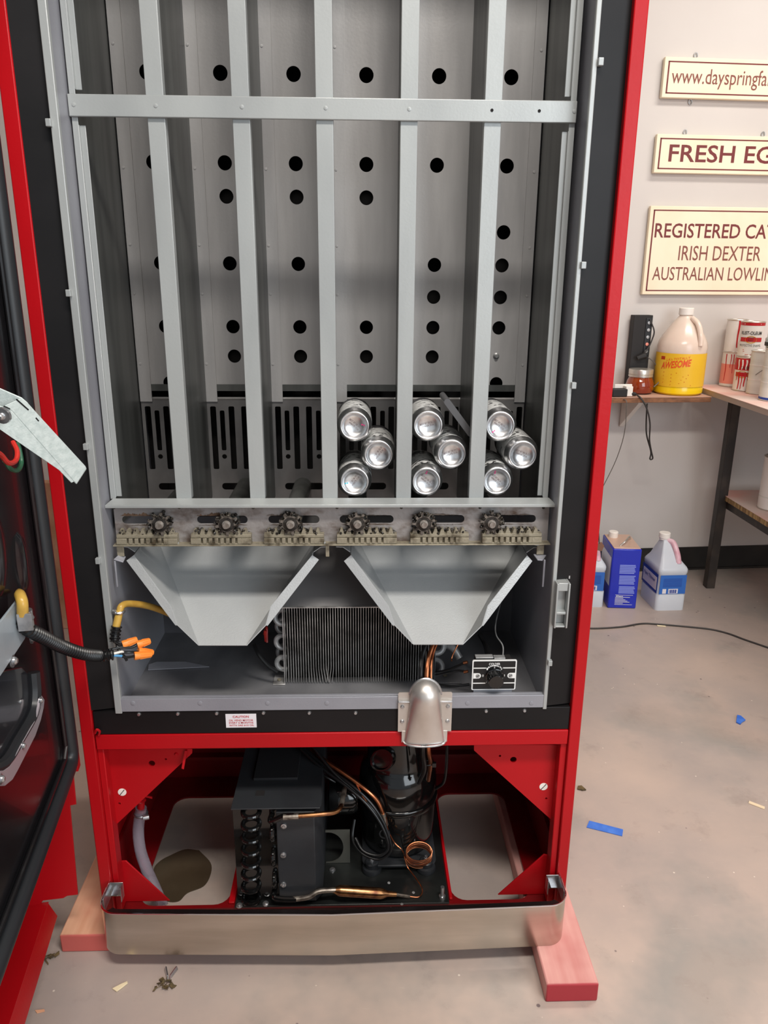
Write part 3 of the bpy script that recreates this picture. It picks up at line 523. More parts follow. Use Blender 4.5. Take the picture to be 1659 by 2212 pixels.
# ------------------------------------------------------------------ evaporator
FZ = 0.4705
ev = thing('evaporator_coil', 'black and silver finned evaporator coil standing behind the delivery chutes', 'coil', (0.03, 0.12, FZ))
ex0, ex1, ey0, ey1, ez1 = -0.1010, 0.1660, 0.086, 0.165, 0.6195
b = MB(); nf = 60
for k in range(nf):
    x = ex0 + .002 + (ex1 - ex0 - .004) * k / (nf - 1); t = .0004; z0 = FZ + .004
    bend = 0.0
    if 9 <= k <= 19: bend = (0.0042 * (1 - abs(k - 16) / 9)) * (1 if k < 17 else -1)
    b.add([(x - t, ey0, FZ + .030), (x + t, ey0, FZ + .030), (x + t, ey0, ez1), (x - t, ey0, ez1), (x - t, ey1, FZ + .030), (x + t, ey1, FZ + .030), (x + t, ey1, ez1), (x - t, ey1, ez1)], [(0, 1, 2, 3), (1, 5, 6, 2), (0, 3, 7, 4), (3, 2, 6, 7)])
    b.add([(x - t + bend, ey0 - abs(bend) * .3, z0), (x + t + bend, ey0 - abs(bend) * .3, z0), (x + t, ey0, FZ + .030), (x - t, ey0, FZ + .030), (x - t + bend, ey1, z0), (x + t + bend, ey1, z0), (x + t, ey1, FZ + .030), (x - t, ey1, FZ + .030)], [(0, 1, 2, 3), (1, 5, 6, 2), (0, 3, 7, 4)])
stuff(b.build('fin_block', FIN, ev, smooth=False))
MB().box(ex0, ey0 + .022, FZ + .003, ex1, ey1 - .004, ez1 - .004).build('fin_gap_shade', DARK, ev, smooth=False)  # added black block, paints the shade between the fins
MB().box(ex0 - .002, ey0 - .001, ez1, ex1 + .002, ey1, ez1 + .0015).build('top_plate', FIN, ev, smooth=False)
b = MB(); b.obox((ex0, ey0 + .004, ez1 + .001), (ex1 - ex0, 0, 0), (0, .150, .118), (0, .0008, -.001)); b.build('baffle_panel', mat('dark_grey_baffle', (104, 102, 102), .45, .2, c2=(92, 90, 90), nscale=(4, 4, 4)), ev, smooth=False)
b = MB(); b.box(ex0 - .0015, ey0 - .002, FZ + .001, ex0, ey1, ez1); b.box(ex0 - .022, ey0 - .004, FZ + .0005, ex0, ey0 + .03, FZ + .0025); b.build('end_plate', FIN, ev, bevel=.0004)
b = MB(); b.box(ex1, ey0 - .002, FZ + .001, ex1 + .0015, ey1, ez1); b.box(ex1, ey0 - .004, FZ + .0005, ex1 + .05, ey0 + .045, FZ + .0025); b.build('end_plate', LINERD, ev, bevel=.0004)
screws([(ex0 - .012, ey0 + .010, FZ + .0035), (ex1 + .022, ey0 + .02, FZ + .0035)], ev, 1.0, 'screw', MB().lathe([(0, .002), (.003, .0018), (.0038, 0)], (0, 0, 0), (0, 0, 1), 12).mesh('floor_screw', RACK))
def ubend(c, ax, up, R, r, parent, m, name='return_bend', n=12, ext=.006):
    c, ax, up = Vector(c), Vector(ax).normalized(), Vector(up).normalized()
    pts = [c + up * R - ax * ext] + [c + up * R * math.cos(t) + ax * R * math.sin(t) for t in [PI * k / n for k in range(n + 1)]] + [c - up * R - ax * ext]
    return MB().tube(pts, r, 10, cap=True).build(name, m, parent)
for x, y, yy, tilt in ((613, 1333, .10, 1), (613, 1386, .10, 0), (613, 1432, .10, 0), (615, 1352, .125, 1), (615, 1408, .125, 1)):
    p = PY(x, y, yy); ubend((ex0 - .003, yy, p.z), (-1, 0, 0), (0, .35 * tilt, 1), .0125, .0047, ev, BEND)
for x, y, yy in ((957, 1395, .10), (965, 1440, .115)):
    p = PY(x, y, yy); ubend((ex1 + .004, yy, p.z), (1, 0, 0), (0, .3, 1), .0135, .0052, ev, BEND)
b = MB(); b.tube(cr([PY(950, 1390, .12), PY(978, 1400, .10), PY(993, 1422, .09)], 6), .0065, 12); b.build('suction_stub', BEND, ev)
# tubes and cables in the lower compartment
pt = thing('copper_line_set', 'copper and black insulated lines running down from under the right chute into the dome cover', 'pipes', PY(930, 1470, .02))
for pts, r, m, nm in (([(941, 1380, .045), (928, 1415, .025), (922, 1450, .006), (922, 1500, -.004), (924, 1560, -.006), (926, 1620, -.002), (930, 1650, .03), (925, 1685, .075)], .0040, COPPER, 'copper_tube'),
                      ([(948, 1380, .05), (936, 1412, .032), (931, 1450, .010), (931, 1500, -.002), (932, 1560, -.004)], .0024, COPPER, 'copper_tube'),
                      ([(925, 1378, .05), (913, 1415, .03), (909, 1450, .012), (911, 1500, .0), (916, 1560, -.004), (914, 1625, .004), (917, 1660, .04), (905, 1690, .085)], .0044, WIRE, 'black_cable'),
                      ([(1000, 1372, .07), (985, 1400, .06), (976, 1420, .055), (976, 1428, .05)], .0012, COPPER, 'thin_copper_lead')):
    MB().tube(cr([PY(*p) for p in pts], 8), r, 10).build(nm, m, pt)
for pts, r in (([(1036, 1370, .12), (1048, 1392, .10), (1055, 1420, .05)], .0048), ([(940, 1452, .05), (965, 1448, .045), (985, 1440, .04), (1003, 1432, .034)], .0022), ([(940, 1458, .05), (970, 1453, .045), (990, 1449, .04), (1003, 1450, .034)], .0022), ([(945, 1478, .04), (975, 1482, .03), (1000, 1480, .025), (1014, 1478, .022)], .0022),
               ([(548, 1392, .10), (560, 1415, .085), (580, 1438, .08), (600, 1452, .075)], .0036)):
    MB().tube(cr([PY(*p) for p in pts], 8), r, 8).build('black_cable', WIRE, pt)
for x, y in ((1005, 1431), (1006, 1451)): MB().tube([PY(x - 4, y + 1, .034), PY(x + 5, y - 1, .032)], .0026, 8).build('copper_terminal', COPPER, pt)
b = MB(); b.tube(cr([PY(570, 1370, .15), PY(576, 1355, .14), PY(577, 1388, .13)], 6), .002, 6); b.tube([PY(573, 1362, .135), PY(575, 1385, .135)], .0032, 8); b.build('red_lead', REDW, pt)
MB().tube(cr([PY(1082, 1300, .16), PY(1071, 1345, .12), PY(1072, 1372, .08), PY(1086, 1395, .045), PY(1086, 1422, .02)], 8), .0012, 6).build('capillary_tube', BEND, pt)
b = MB(); pts = [PY(322, 1440, .16), PY(338, 1430, .17), (PY(400, 1434, .17)), (PY(452, 1441, .15)), (PY(320, 1449, .14))]; b.prism([Vector((p.x, p.y, FZ + .001)) for p in pts], (0, 0, .0015)); b.build('sealant_patch', LINER, vm, smooth=False)

# ------------------------------------------------------------------ thermostat
th = thing('thermostat_control', 'black and white cold control dial plate standing on the cabinet front ledge', 'thermostat', PY(1065, 1490, .02))
A, B_, C_ = PY(1016, 1425, .012), PY(1113, 1424, .012), PY(1018, 1490, .012)
tx, tz = (B_ - A).normalized(), (A - C_).normalized(); tn = tx.cross(tz)     # tn points at the viewer
tx = (tx - tn * tx.dot(tn)).normalized(); tz = tn.cross(tx).normalized()
tw, thh = 0.0752, 0.0565; TO = C_ + tn * 0.0
def TP(u, v, o=0.0): return TO + tx * u + tz * v + tn * o
def tplate(nm, u0, v0, u1, v1, r, t, o, m): return plate(nm, rrect(u0, v0, u1, v1, r, 4), [], t, TO + tn * o, tx, tz, m, th)
tplate('white_border_plate', 0, 0, tw, thh, .0025, .002, 0, TWHITE); fp = tplate('dial_face', .0022, .0022, tw - .0022, thh - .0022, .0012, .001, .0013, TPLATE)
for u0, v in ((.0022, .0135), (.0022, .0420), (.0520, .0135), (.0520, .0420)):
    b = MB(); b.obox(TP(u0, v - .0009, .0018), tx * .0210, tz * .0018, tn * .0003); b.build('white_stripe', TWHITE, fp, smooth=False)
for u0, u1, s in ((.0022, .0152, 1), (.0600, .0730, -1)):
    o = plate('screw_tab', ([(u0, .0225), (u1 - .005, .0225)] + [(u1 - .005 + .005 * math.sin(t), .0275 - .005 * math.cos(t)) for t in [PI * k / 8 for k in range(1, 8)]] + [(u1 - .005, .0325), (u0, .0325)]) if s > 0 else ([(u1, .0325), (u0 + .005, .0325)] + [(u0 + .005 - .005 * math.sin(t), .0275 + .005 * math.cos(t)) for t in [PI * k / 8 for k in range(1, 8)]] + [(u0 + .005, .0225), (u1, .0225)]), [], .0004, TO + tn * .002, tx, tz, TWHITE, th)
    c = TP(u1 - .0055 if s > 0 else u0 + .0055, .0275, .0022); MB().lathe([(0, .0012), (.003, .001), (.0036, 0)], c, tn, 14).build('screw', BEND, th)
    b = MB(); b.obox(c + tn * .0011 - tx * .0022 - tz * .0018, tx * .0044 + tz * .0036, tx * -.0004 + tz * .0005, tn * .0004); b.build('screw_slot', WIRE, th, smooth=False)
text('COLDER', TP(.0278, .0472, .0018), tx, tz, .0190, .0048, TWHITE, fp, off=.02)
for t, u, v in (('0', .0172, .0258), ('1', .0240, .0385), ('2', .0362, .0420), ('3', .0480, .0385), ('4', .0533, .0258), ('7', .0240, .0140)): text(t, TP(u, v, .0018), tx, tz, .0024, .0044, TWHITE, fp, off=.01)
b = MB()
arc = [TP(.0375 + .0165 * math.cos(t), .0290 + .0165 * math.sin(t), .0019) for t in [math.radians(q) for q in range(56, 126, 7)]]; arc2 = [TP(.0375 + .0178 * math.cos(t), .0290 + .0178 * math.sin(t), .0019) for t in [math.radians(q) for q in range(56, 126, 7)]]
b.strip(arc, arc2); b.add([TP(.0480, .0408, .0019), TP(.0482, .0450, .0019), TP(.0448, .0445, .0019)], [(0, 1, 2)]); b.add([TP(.0270, .0408, .0019), TP(.0268, .0450, .0019), TP(.0300, .0440, .0019)], [(0, 1, 2)]); b.build('arrow', TWHITE, fp, smooth=False)
kp = []
for k in range(48): kp.append((.0128 + (.0006 if k % 2 else 0)) if k % 4 < 2 else .0128)
kn = MB(); kc = TP(.0385, .0262, .002); kn.lathe([(.0160, 0), (.0160, .002), (.0148, .0028), (.0138, .003), (.0128, .016), (.0118, .017), (0, .0172)], kc, tn + tz * -.12, 28); knb = kn.build('dial_knob', GLBLK, th)
b = MB()
for k in range(18):
    a = 2 * PI * k / 18; d = tx * math.cos(a) + tz * math.sin(a); b.tube([kc + d * .0137 + tn * .004, kc + d * .0128 + tn * .0155 - tz * .0018], .0009, 6)
b.build('knob_flutes', GLBLK, knb)
b = MB(); b.obox(TP(.004, -.014, -.001), tx * .066, tz * .018, tn * -.0012); b.build('bracket_foot', LINER, th, smooth=False)
b = MB(); b.obox(TP(.006, .0565, -.004), tx * .030, tz * .0022, tn * -.012); b.obox(TP(.037, .0565, -.002), tx * .019, tz * .0018, tn * -.012); b.build('bracket_top', BEND, th, bevel=.0005)
b = MB(); b.obox(TP(.006, .002, -.002), tx * .062, tz * .052, tn * -.022); b.build('control_body', PLBLK, th, bevel=.001)

# ------------------------------------------------------------------ dome cover
cv = thing('pipe_cover', 'dull aluminium dome-topped pipe cover screwed over the black lower strip', 'cover', (0.142, -0.006, 0.42))
b = MB(); NU = 22
rowsd = []
for j in range(15):                                     # from bottom to the dome
    z = 0.4115 + (0.5030 - 0.4115) * j / 9 if j <= 9 else None
    if z is not None:
        f = j / 9; hw = 0.0345 * (1 - f) + 0.0252 * f; dep = 0.012 * (1 - f) + 0.030 * f
        rowsd.append([(0.1425 + hw * math.cos(t), -0.006 - dep * math.sin(t) ** .8, z) for t in [PI * k / NU for k in range(NU + 1)]])
    else:
        q = (j - 9) / 5 * PI / 2 * .985; hw = 0.0252 * math.cos(q); dep = 0.030 * math.cos(q)
        rowsd.append([(0.1425 + hw * math.cos(t), -0.006 - dep * math.sin(t) ** .8, 0.5030 + 0.0285 * math.sin(q)) for t in [PI * k / NU for k in range(NU + 1)]])
for r0, r1 in zip(rowsd, rowsd[1:]): b.strip(r0, r1)
b.build('dome_shell', CAST, cv, solid=0.0012, ang=50)
b = MB(); b.tube([(0.1425 + 0.0265 * math.cos(t), -0.007, 0.5015 + 0.0305 * math.sin(t)) for t in [PI * k / 18 for k in range(19)]], .0016, 6); b.build('rolled_rim', STEEL, cv)
b = MB(); b.tube([(0.1425 + 0.0355 * math.cos(t), -0.007 - 0.013 * math.sin(t) ** .8, 0.4115 - .002 * math.sin(t)) for t in [PI * k / 18 for k in range(19)]], .0018, 6); b.build('rolled_bottom', STEEL, cv)
for s in (-1, 1):
    xa, xb = sorted((0.1425 + s * .0235, 0.1425 + s * .0455)); outer = rrect(xa, 0.486, xb, 0.5045, .003)
    f1 = plate('mount_flange', [(xa, 0.4305), (xb, 0.4305), (xb, 0.490), (xa, 0.490)], [], .0018, (0, -.0055, 0), XA, ZA, CAST, cv, bevel=.0004)
    plate('upper_ear', outer, [], .0018, (0, -.0030, 0), XA, ZA, CAST, cv, bevel=.0004)
    b = MB(); b.box(xa, -.0095, 0.4875, xb, -.0040, 0.4895); b.build('step_fold', STEEL, cv, bevel=.0006)
    xa, xb = sorted((0.1425 + s * .0300, 0.1425 + s * .0390)); MB().box(xa, -.0070, 0.4100, xb, -.0050, 0.4320).build('lower_skirt', CAST, cv, bevel=.0004)
    screws([(0.1425 + s * .0385, -.0072, z) for z in (0.4790, 0.4505)], cv, 1.05)

# ------------------------------------------------------------------ condensing unit
BZ = 0.0515
cu = thing('condensing_unit', 'black condensing unit with dome compressor and finned condenser in the red base', 'refrigeration unit', (0, 0.15, BZ))
MB().box(-0.2005, 0.006, BZ, 0.1985, 0.330, BZ + .0035).build('base_plate', SATBLK if False else mat('black_base_plate', (22, 23, 23), .3, c2=(34, 36, 35), nscale=(14, 14, 14), bump=.15, bscale=60), cu, bevel=.001)
PZ0 = BZ + .0035
# condenser
c0, c1, cy0, cy1, cz1 = -0.1960, -0.0440, 0.022, 0.290, 0.2640
cn = MB(); 
for k in range(60): yy = cy0 + .004 + (cy1 - cy0 - .008) * k / 59; cn.box(c0 + .001, yy, PZ0 + .004, -0.118, yy + .0012, cz1)
stuff(cn.build('condenser_fins', mat('black_fin', (26, 26, 27), .4), cu, smooth=False))
fpn = MB().box(c0, cy0 - .001, PZ0, -0.116, cy0 + .001, cz1).build('tube_sheet', GLBLK, cu, smooth=False)
for k in range(8):
    y = 1752 + 26.6 * k; p = PY(543, y, cy0); ubend((p.x, cy0 - .002, p.z), (0, -1, -.05), (1, 0, 0), .0148, .0045, cu, GLBLK)
for y in (1795, 1847, 1897): p = PY(591, y, cy0); ubend((-0.1255, cy0 - .002, p.z), (0, -1, 0), (0, 0, 1), .0140, .0045, cu, GLBLK)
shroud = MB(); shroud.prism([(-0.118, 0.012, PZ0 + .004), (-0.050, 0.012, PZ0 + .004), (-0.038, 0.030, PZ0 + .004), (-0.038, cy1, PZ0 + .004), (-0.118, cy1, PZ0 + .004)], (0, 0, cz1 - PZ0 - .012))
shroud.build('fan_shroud', SATBLK, cu, bevel=.0012)
MB().box(c0 - .001, 0.010, cz1, -0.039, cy1 + .004, cz1 + .0022).build('shroud_top', SATBLK, cu, bevel=.0006)
MB().box(PZ(548, 1687, cz1).x, PZ(590, 1688, cz1).y, cz1 + .0022, PZ(643, 1687, cz1).x, 0.27, cz1 + .0075).build('access_cover', mat('dark_gasket_board', (34, 34, 36), .6), cu, bevel=.0006)
b = MB(); b.obox((-0.158, 0.045, cz1 + .0022), (0.016, 0, 0), (0, .014, 0), (0, 0, .0012)); b.build('slot_tab', PLBLK, cu, smooth=False)
big = MB().lathe([(0, -.004), (.0025, -.004), (.0028, -.0025), (.0052, -.002), (.0056, 0), (.0056, .001)], (0, 0, 0), (0, 1, 0), 16).mesh('flange_screw', STEEL)
screws([PY(613, 1784, .0115), PY(612, 1847, .0115), PY(612, 1911, .0115)], cu, 1.0, 'flange_screw', big)
bigz = MB().lathe([(0, .005), (.003, .005), (.0034, .003), (.0056, .0025), (.006, 0)], (0, 0, 0), (0, 0, 1), 14).mesh('plate_bolt', STEEL)
screws([(p.x, p.y, PZ0) for p in (PZ(718, 1880, PZ0), PZ(574, 1953, PZ0), PZ(517, 1957, PZ0))], cu, 1.0, 'plate_bolt', bigz)
p = PZ(955, 1940, PZ0); MB().lathe([(.0062, 0), (.0062, .006), (.0036, .0065), (.0036, .026), (0, .0265)], (p.x, p.y, PZ0), ZA, 14).build('threaded_stud', STEEL, cu)
for x, y in ((920, 1928), (840, 1907), (893, 1928), (868, 1953)): p = PZ(x, y, PZ0); MB().lathe([(0, .0006), (.0026, .0006), (.003, 0)], (p.x, p.y, PZ0), ZA, 10).build('small_hole', BEND if x != 920 else DARK, cu)
# fan motor and bracket
b = MB(); b.lathe([(.010, 0), (.030, .002), (.036, .012), (.036, .048), (.030, .058), (0, .060)], (-.030, 0.150, 0.185), (1, 0, 0), 26); b.build('fan_motor', GLBLK, cu)
b = MB(); b.lathe([(.034, 0), (.034, .004), (.031, .006), (.031, 0)], (0.008, 0.150, 0.185), (1, 0, 0), 24); b.build('motor_band', BEND, cu)
arcp = [(-0.036, .058), (-0.030, .058)] + [(-0.030 + .029 * math.sin(t), .0935 - .0355 * math.cos(t)) for t in [PI * k / 14 for k in range(1, 14)]] + [(-0.030, .129), (-0.036, .129)]
brk = [(0.012, .056), (0.012, .134), (-0.036, .134)] + arcp[::-1] + [(-0.036, .056)]
plate('motor_bracket', brk, [], .002, (0, 0.112, 0), XA, ZA, mat('grey_steel_bracket', (92, 92, 86), .4, .4), cu)
# compressor
CX, CY = 0.1080, 0.1700
cp = MB(); cp.lathe([(0, PZ0 + .014), (.060, PZ0 + .014), (.0690, PZ0 + .022), (.0735, PZ0 + .045), (.0755, 0.172), (.0792, 0.1735), (.0800, 0.1765), (.0800, 0.1830), (.0790, 0.1860), (.0765, 0.1870), (.0775, 0.205), (.0765, 0.228), (.0720, 0.2450), (.0655, 0.2545), (.0615, 0.262), (.0605, 0.285), (.0600, 0.330), (.0560, 0.350), (.040, 0.362), (0, 0.366)], (CX, CY, 0), ZA, 48)
comp = cp.build('compressor', GLBLK, cu, ang=50)
b = MB(); b.prism([(x, y, PZ0 + .010) for x, y in rrect(CX - .072, CY - .084, CX + .074, CY + .07, .018)], (0, 0, .005)); b.build('mounting_base', SATBLK, comp, bevel=.001)
b = MB(); b.lathe([(.018, -.004), (.022, 0), (.022, .010), (.020, .013), (.017, .013), (.016, .008), (0, .008)], (CX - .030, CY - .052, .292), (-.38, -.86, .2), 22, sx=1.25, sy=1.0); b.build('terminal_cup', GLBLK, comp)
for x, y in ((803, 1870), (920, 1868)):
    p = PZ(x, y, PZ0 + .01); b = MB(); b.lathe([(.019, 0), (.020, .004), (.018, .010), (.0135, .011), (.0135, .020), (.011, .022), (0, .022)], (p.x, p.y, PZ0), ZA, 22); g = b.build('rubber_foot', RUB, comp)
    MB().lathe([(.0045, .021), (.0045, .027), (.0028, .027), (.0028, .032), (0, .033)], (p.x, p.y, PZ0), ZA, 12).build('foot_bolt', STEEL, comp)
# pipes
def pipe(pts, r, m, nm, parent=cu, n=10, k=8): return MB().tube(cr([Vector(p) for p in pts], k), r, n).build(nm, m, parent)
pipe([(-0.126, cy0, .245), (-0.126, .004, .244), PY(615, 1763, .0), PY(640, 1763, -.002)], .0052, GLBLK, 'condenser_pipe')
pipe([PY(625, 1764, -.002), PY(690, 1759, .0), PY(725, 1754, .01), PY(738, 1738, .03), PY(743, 1708, .08)], .0042, COPPERD, 'discharge_pipe')
MB().tube([PY(612, 1765, -.002), PY(645, 1763, -.002)], .0056, 10).build('brazed_joint', SOLDER, cu)
MB().tube(cr([PY(737, 1740, .028), PY(741, 1722, .05), PY(744, 1704, .085)], 5), .0048, 10).build('brazed_joint', SOLDER, cu)
pipe([(-0.126, cy0, .082), (-0.126, .002, .080), PY(610, 1942, -.002), PY(640, 1943, -.002)], .0052, GLBLK, 'condenser_pipe')
pipe([PY(625, 1943, -.002), PY(665, 1938, .0), PY(690, 1925, .006), PY(735, 1922, .010)], .0046, SOLDER, 'liquid_pipe')
a, c = PY(722, 1923, .010), PY(838, 1931, .014); ax = (c - a); Ld = ax.length
MB().lathe([(.0042, -.012), (.0052, 0), (.0092, .008), (.0100, .012), (.0100, Ld - .014), (.0092, Ld - .010), (.0052, Ld), (.0042, Ld + .016)], a, ax, 20).build('filter_drier', COPPERD, cu)
ax.normalize(); e = a + ax * (Ld + .012)
MB().tube([e, PY(885, 1937, .016)], .0030, 8).build('brazed_joint', SOLDER, cu)
pipe([PY(880, 1936, .016), PY(905, 1937, .018), PY(912, 1920, .024), PY(895, 1893, .055), PY(880, 1872, .075), PY(873, 1850, .080)], .0012, COPPER, 'capillary_tube', n=6)
cc = PY(905, 1846, .085); pts = []
for k in range(4 * 24 + 13): t = 2 * PI * k / 24; pts.append(cc + Vector((.0250 * math.cos(t + PI), .010 * math.sin(t + PI) - .0030 * (k / 24 - 2.25), .0150 * math.sin(t + PI) + .0068 * (k / 24 - 2.25))))
MB().tube(pts, .0013, 6).build('capillary_coil', COPPER, cu)
pipe([pts[0], PY(868, 1836, .08), PY(852, 1820, .085), PY(838, 1792, .085), PY(834, 1765, .085)], .0012, COPPER, 'capillary_tube', n=6)
pipe([PY(672, 1618, .17), PY(700, 1642, .14), PY(745, 1672, .115), PY(790, 1705, .095), PY(815, 1730, .09), PY(827, 1757, .088), PY(832, 1772, .09)], .0040, COPPER, 'suction_pipe')
MB().tube([PY(827, 1757, .087), PY(834, 1782, .088)], .0048, 8).build('brazed_joint', SOLDER, cu)
pipe([PY(770, 1694, .10), PY(785, 1722, .09), PY(805, 1755, .082), PY(826, 1785, .08)], .0014, COPPER, 'thin_copper_line', n=6)
for pts in ([(650, 1618, .16), (690, 1655, .13), (750, 1700, .10), (790, 1735, .085), (820, 1775, .075), (837, 1815, .065), (836, 1838, .06), (815, 1848, .06), (785, 1838, .07), (768, 1810, .09)],
            [(657, 1618, .165), (698, 1652, .135), (757, 1694, .103), (797, 1730, .088), (826, 1772, .078), (842, 1814, .068), (843, 1840, .062), (818, 1856, .062), (782, 1843, .075), (762, 1812, .10), (766, 1770, .12)],
            [(680, 1618, .15), (720, 1668, .12), (765, 1708, .10), (805, 1748, .084), (831, 1790, .078)]):
    pipe([PY(*p) for p in pts], .0029, WIRE, 'black_cable')
pipe([PY(640, 1618, .2), PY(665, 1650, .16), PY(700, 1675, .125), PY(725, 1690, .118)], .0024, WIRE, 'black_cable')
pipe([PY(966, 1608, .05), PY(964, 1660, .08), PY(958, 1690, .11), PY(942, 1703, .13)], .0030, WIRE, 'black_cable')
b = MB(); p = PY(831, 1801, .071); b.tube([p + Vector((.0095 * math.cos(t), .004 * math.sin(t), .0065 * math.sin(t))) for t in [2 * PI * k / 12 for k in range(12)]], .0016, 6, closed=True); b.build('cable_tie', WIRE, cu)
b = MB(); p = PY(928, 1648, .03); b.obox(p + Vector((.004, -.008, -.004)), (.007, 0, 0), (0, .006, 0), (0, 0, .008)); b.tube([p + Vector((-.004 + .0105 * math.cos(t), .006 * math.sin(t), .001 * math.sin(t))) for t in [2 * PI * k / 12 for k in range(12)]], .0013, 6, closed=True); b.build('cable_tie', WIRE, pt)

# ------------------------------------------------------------------ kick plate
kk = thing('kick_plate', 'polished stainless kick plate with rounded ends across the machine foot', 'kick plate', (-0.015, -0.085, 0.037))
def kp_path(o=0.0):
    L, R_, yf, yc = -0.4195 + o, 0.3975 - o, -0.0790 + o, -0.0900 + o; r = .034 - o; P = [(L, .012)]
    P += [(L + r - r * math.cos(t), yf + r - r * math.sin(t)) for t in [PI / 2 * k / 14 for k in range(15)]]
    P += [(-0.015, yc)]
    P += [(R_ - r + r * math.sin(t), yf + r - r * math.cos(t)) for t in [PI / 2 * k / 14 for k in range(15)]]; P += [(R_, .012)]; return P
path = kp_path(); b = MB(); zs = [0.0385, 0.041, 0.125]
def zb(x): return 0.0385
b.strip([(x, y, 0.0385) for x, y in path], [(x, y, 0.1265) for x, y in path]); b.build('front_band', STAIN, kk, solid=0.0016, ang=20)
MB().tube([(x, y, 0.1268) for x, y in path], .0014, 8).build('bright_top_edge', CHROME, kk)
b = MB(); inn = kp_path(.003)[9:-9]; inn2 = kp_path(.016)[9:-9]
b.strip([(x, y, 0.1235) for x, y in inn], [(x, min(y, -.058), 0.1215) for x, y in inn2]); b.build('inner_channel', mat('dark_channel', (40, 34, 34), .25, .5), kk, solid=.001)
for s, X in ((1, -0.4195), (-1, 0.3975)):
    b = MB(); x0, x1 = sorted((X + s * .0012, X + s * .0026)); b.box(x0, -.046, .098, x1, -.006, .1262); xa, xb = sorted((X + s * .0012, X + s * .0250)); b.box(xa, -.0075, .096, xb, -.006, .1262); xa, xb = sorted((X + s * .0236, X + s * .0250)); b.box(xa, -.022, .096, xb, -.0075, .1262)
    b.build('end_bracket', STEEL, kk, bevel=.0005)
    xa, xb = sorted((X + s * .006, X + s * .018)); MB().box(xa, -.020, .1080, xb, -.0076, .1098).build('bracket_lug', CHROME, kk, smooth=False)

# ------------------------------------------------------------------ wood blocks, hose, puddle
b = MB().box(-0.0445, 0, 0, 0.0445, 0.62, 0.0382); o = b.build('wood_block', PINER, None, bevel=.003); o.location = (0.389, -0.157, 0); tag(o, 'pink-dusted pine block with a red end under the right front of the machine', 'wood block', 'wood blocks under the machine')
b = MB().box(-0.0445, 0, 0, 0.0445, 0.60, 0.0382); o = b.build('wood_block', PINEL, None, bevel=.003); o.location = (-0.463, -0.036, 0); tag(o, 'bare pine block with pale red end under the left front corner of the machine', 'wood block', 'wood blocks under the machine')
b = MB(); b.tube(cr([PY(305, 1745, .08), PY(299, 1790, .08), PY(303, 1835, .075), PY(318, 1880, .070), PY(338, 1925, .064), PZ(352, 1958, .02)], 8), .0105, 16); h = b.build('drain_hose', VINYL, None)
tag(h, 'clear vinyl drain hose hanging from a red spout at the left', 'hose'); 
b = MB(); p = PY(304, 1757, .08); b.tube([p + Vector((.0118 * math.cos(t), .0118 * math.sin(t), 0)) for t in [2 * PI * k / 18 for k in range(18)]], .0022, 6, closed=True); b.cyl(p + Vector((.008, -.013, .0)), p + Vector((.018, -.010, .0)), .0048, 12); b.build('hose_clamp', STEEL, h)
pu = []
for x, y in ((430, 1838), (455, 1865), (455, 1890), (440, 1915), (405, 1930), (385, 1948), (355, 1945), (335, 1915), (332, 1880), (345, 1862), (370, 1848), (400, 1836)): p = PZ(x, y, 0); pu.append(Vector((p.x, p.y, .0004)))
pu2 = cr(pu + [pu[0]], 5)[:-1]; b = MB(); b.prism(pu2, (0, 0, .0012)); tag(b.build('water_puddle', WATER, None), 'brown water puddle on the floor seen through the left base opening', 'puddle')

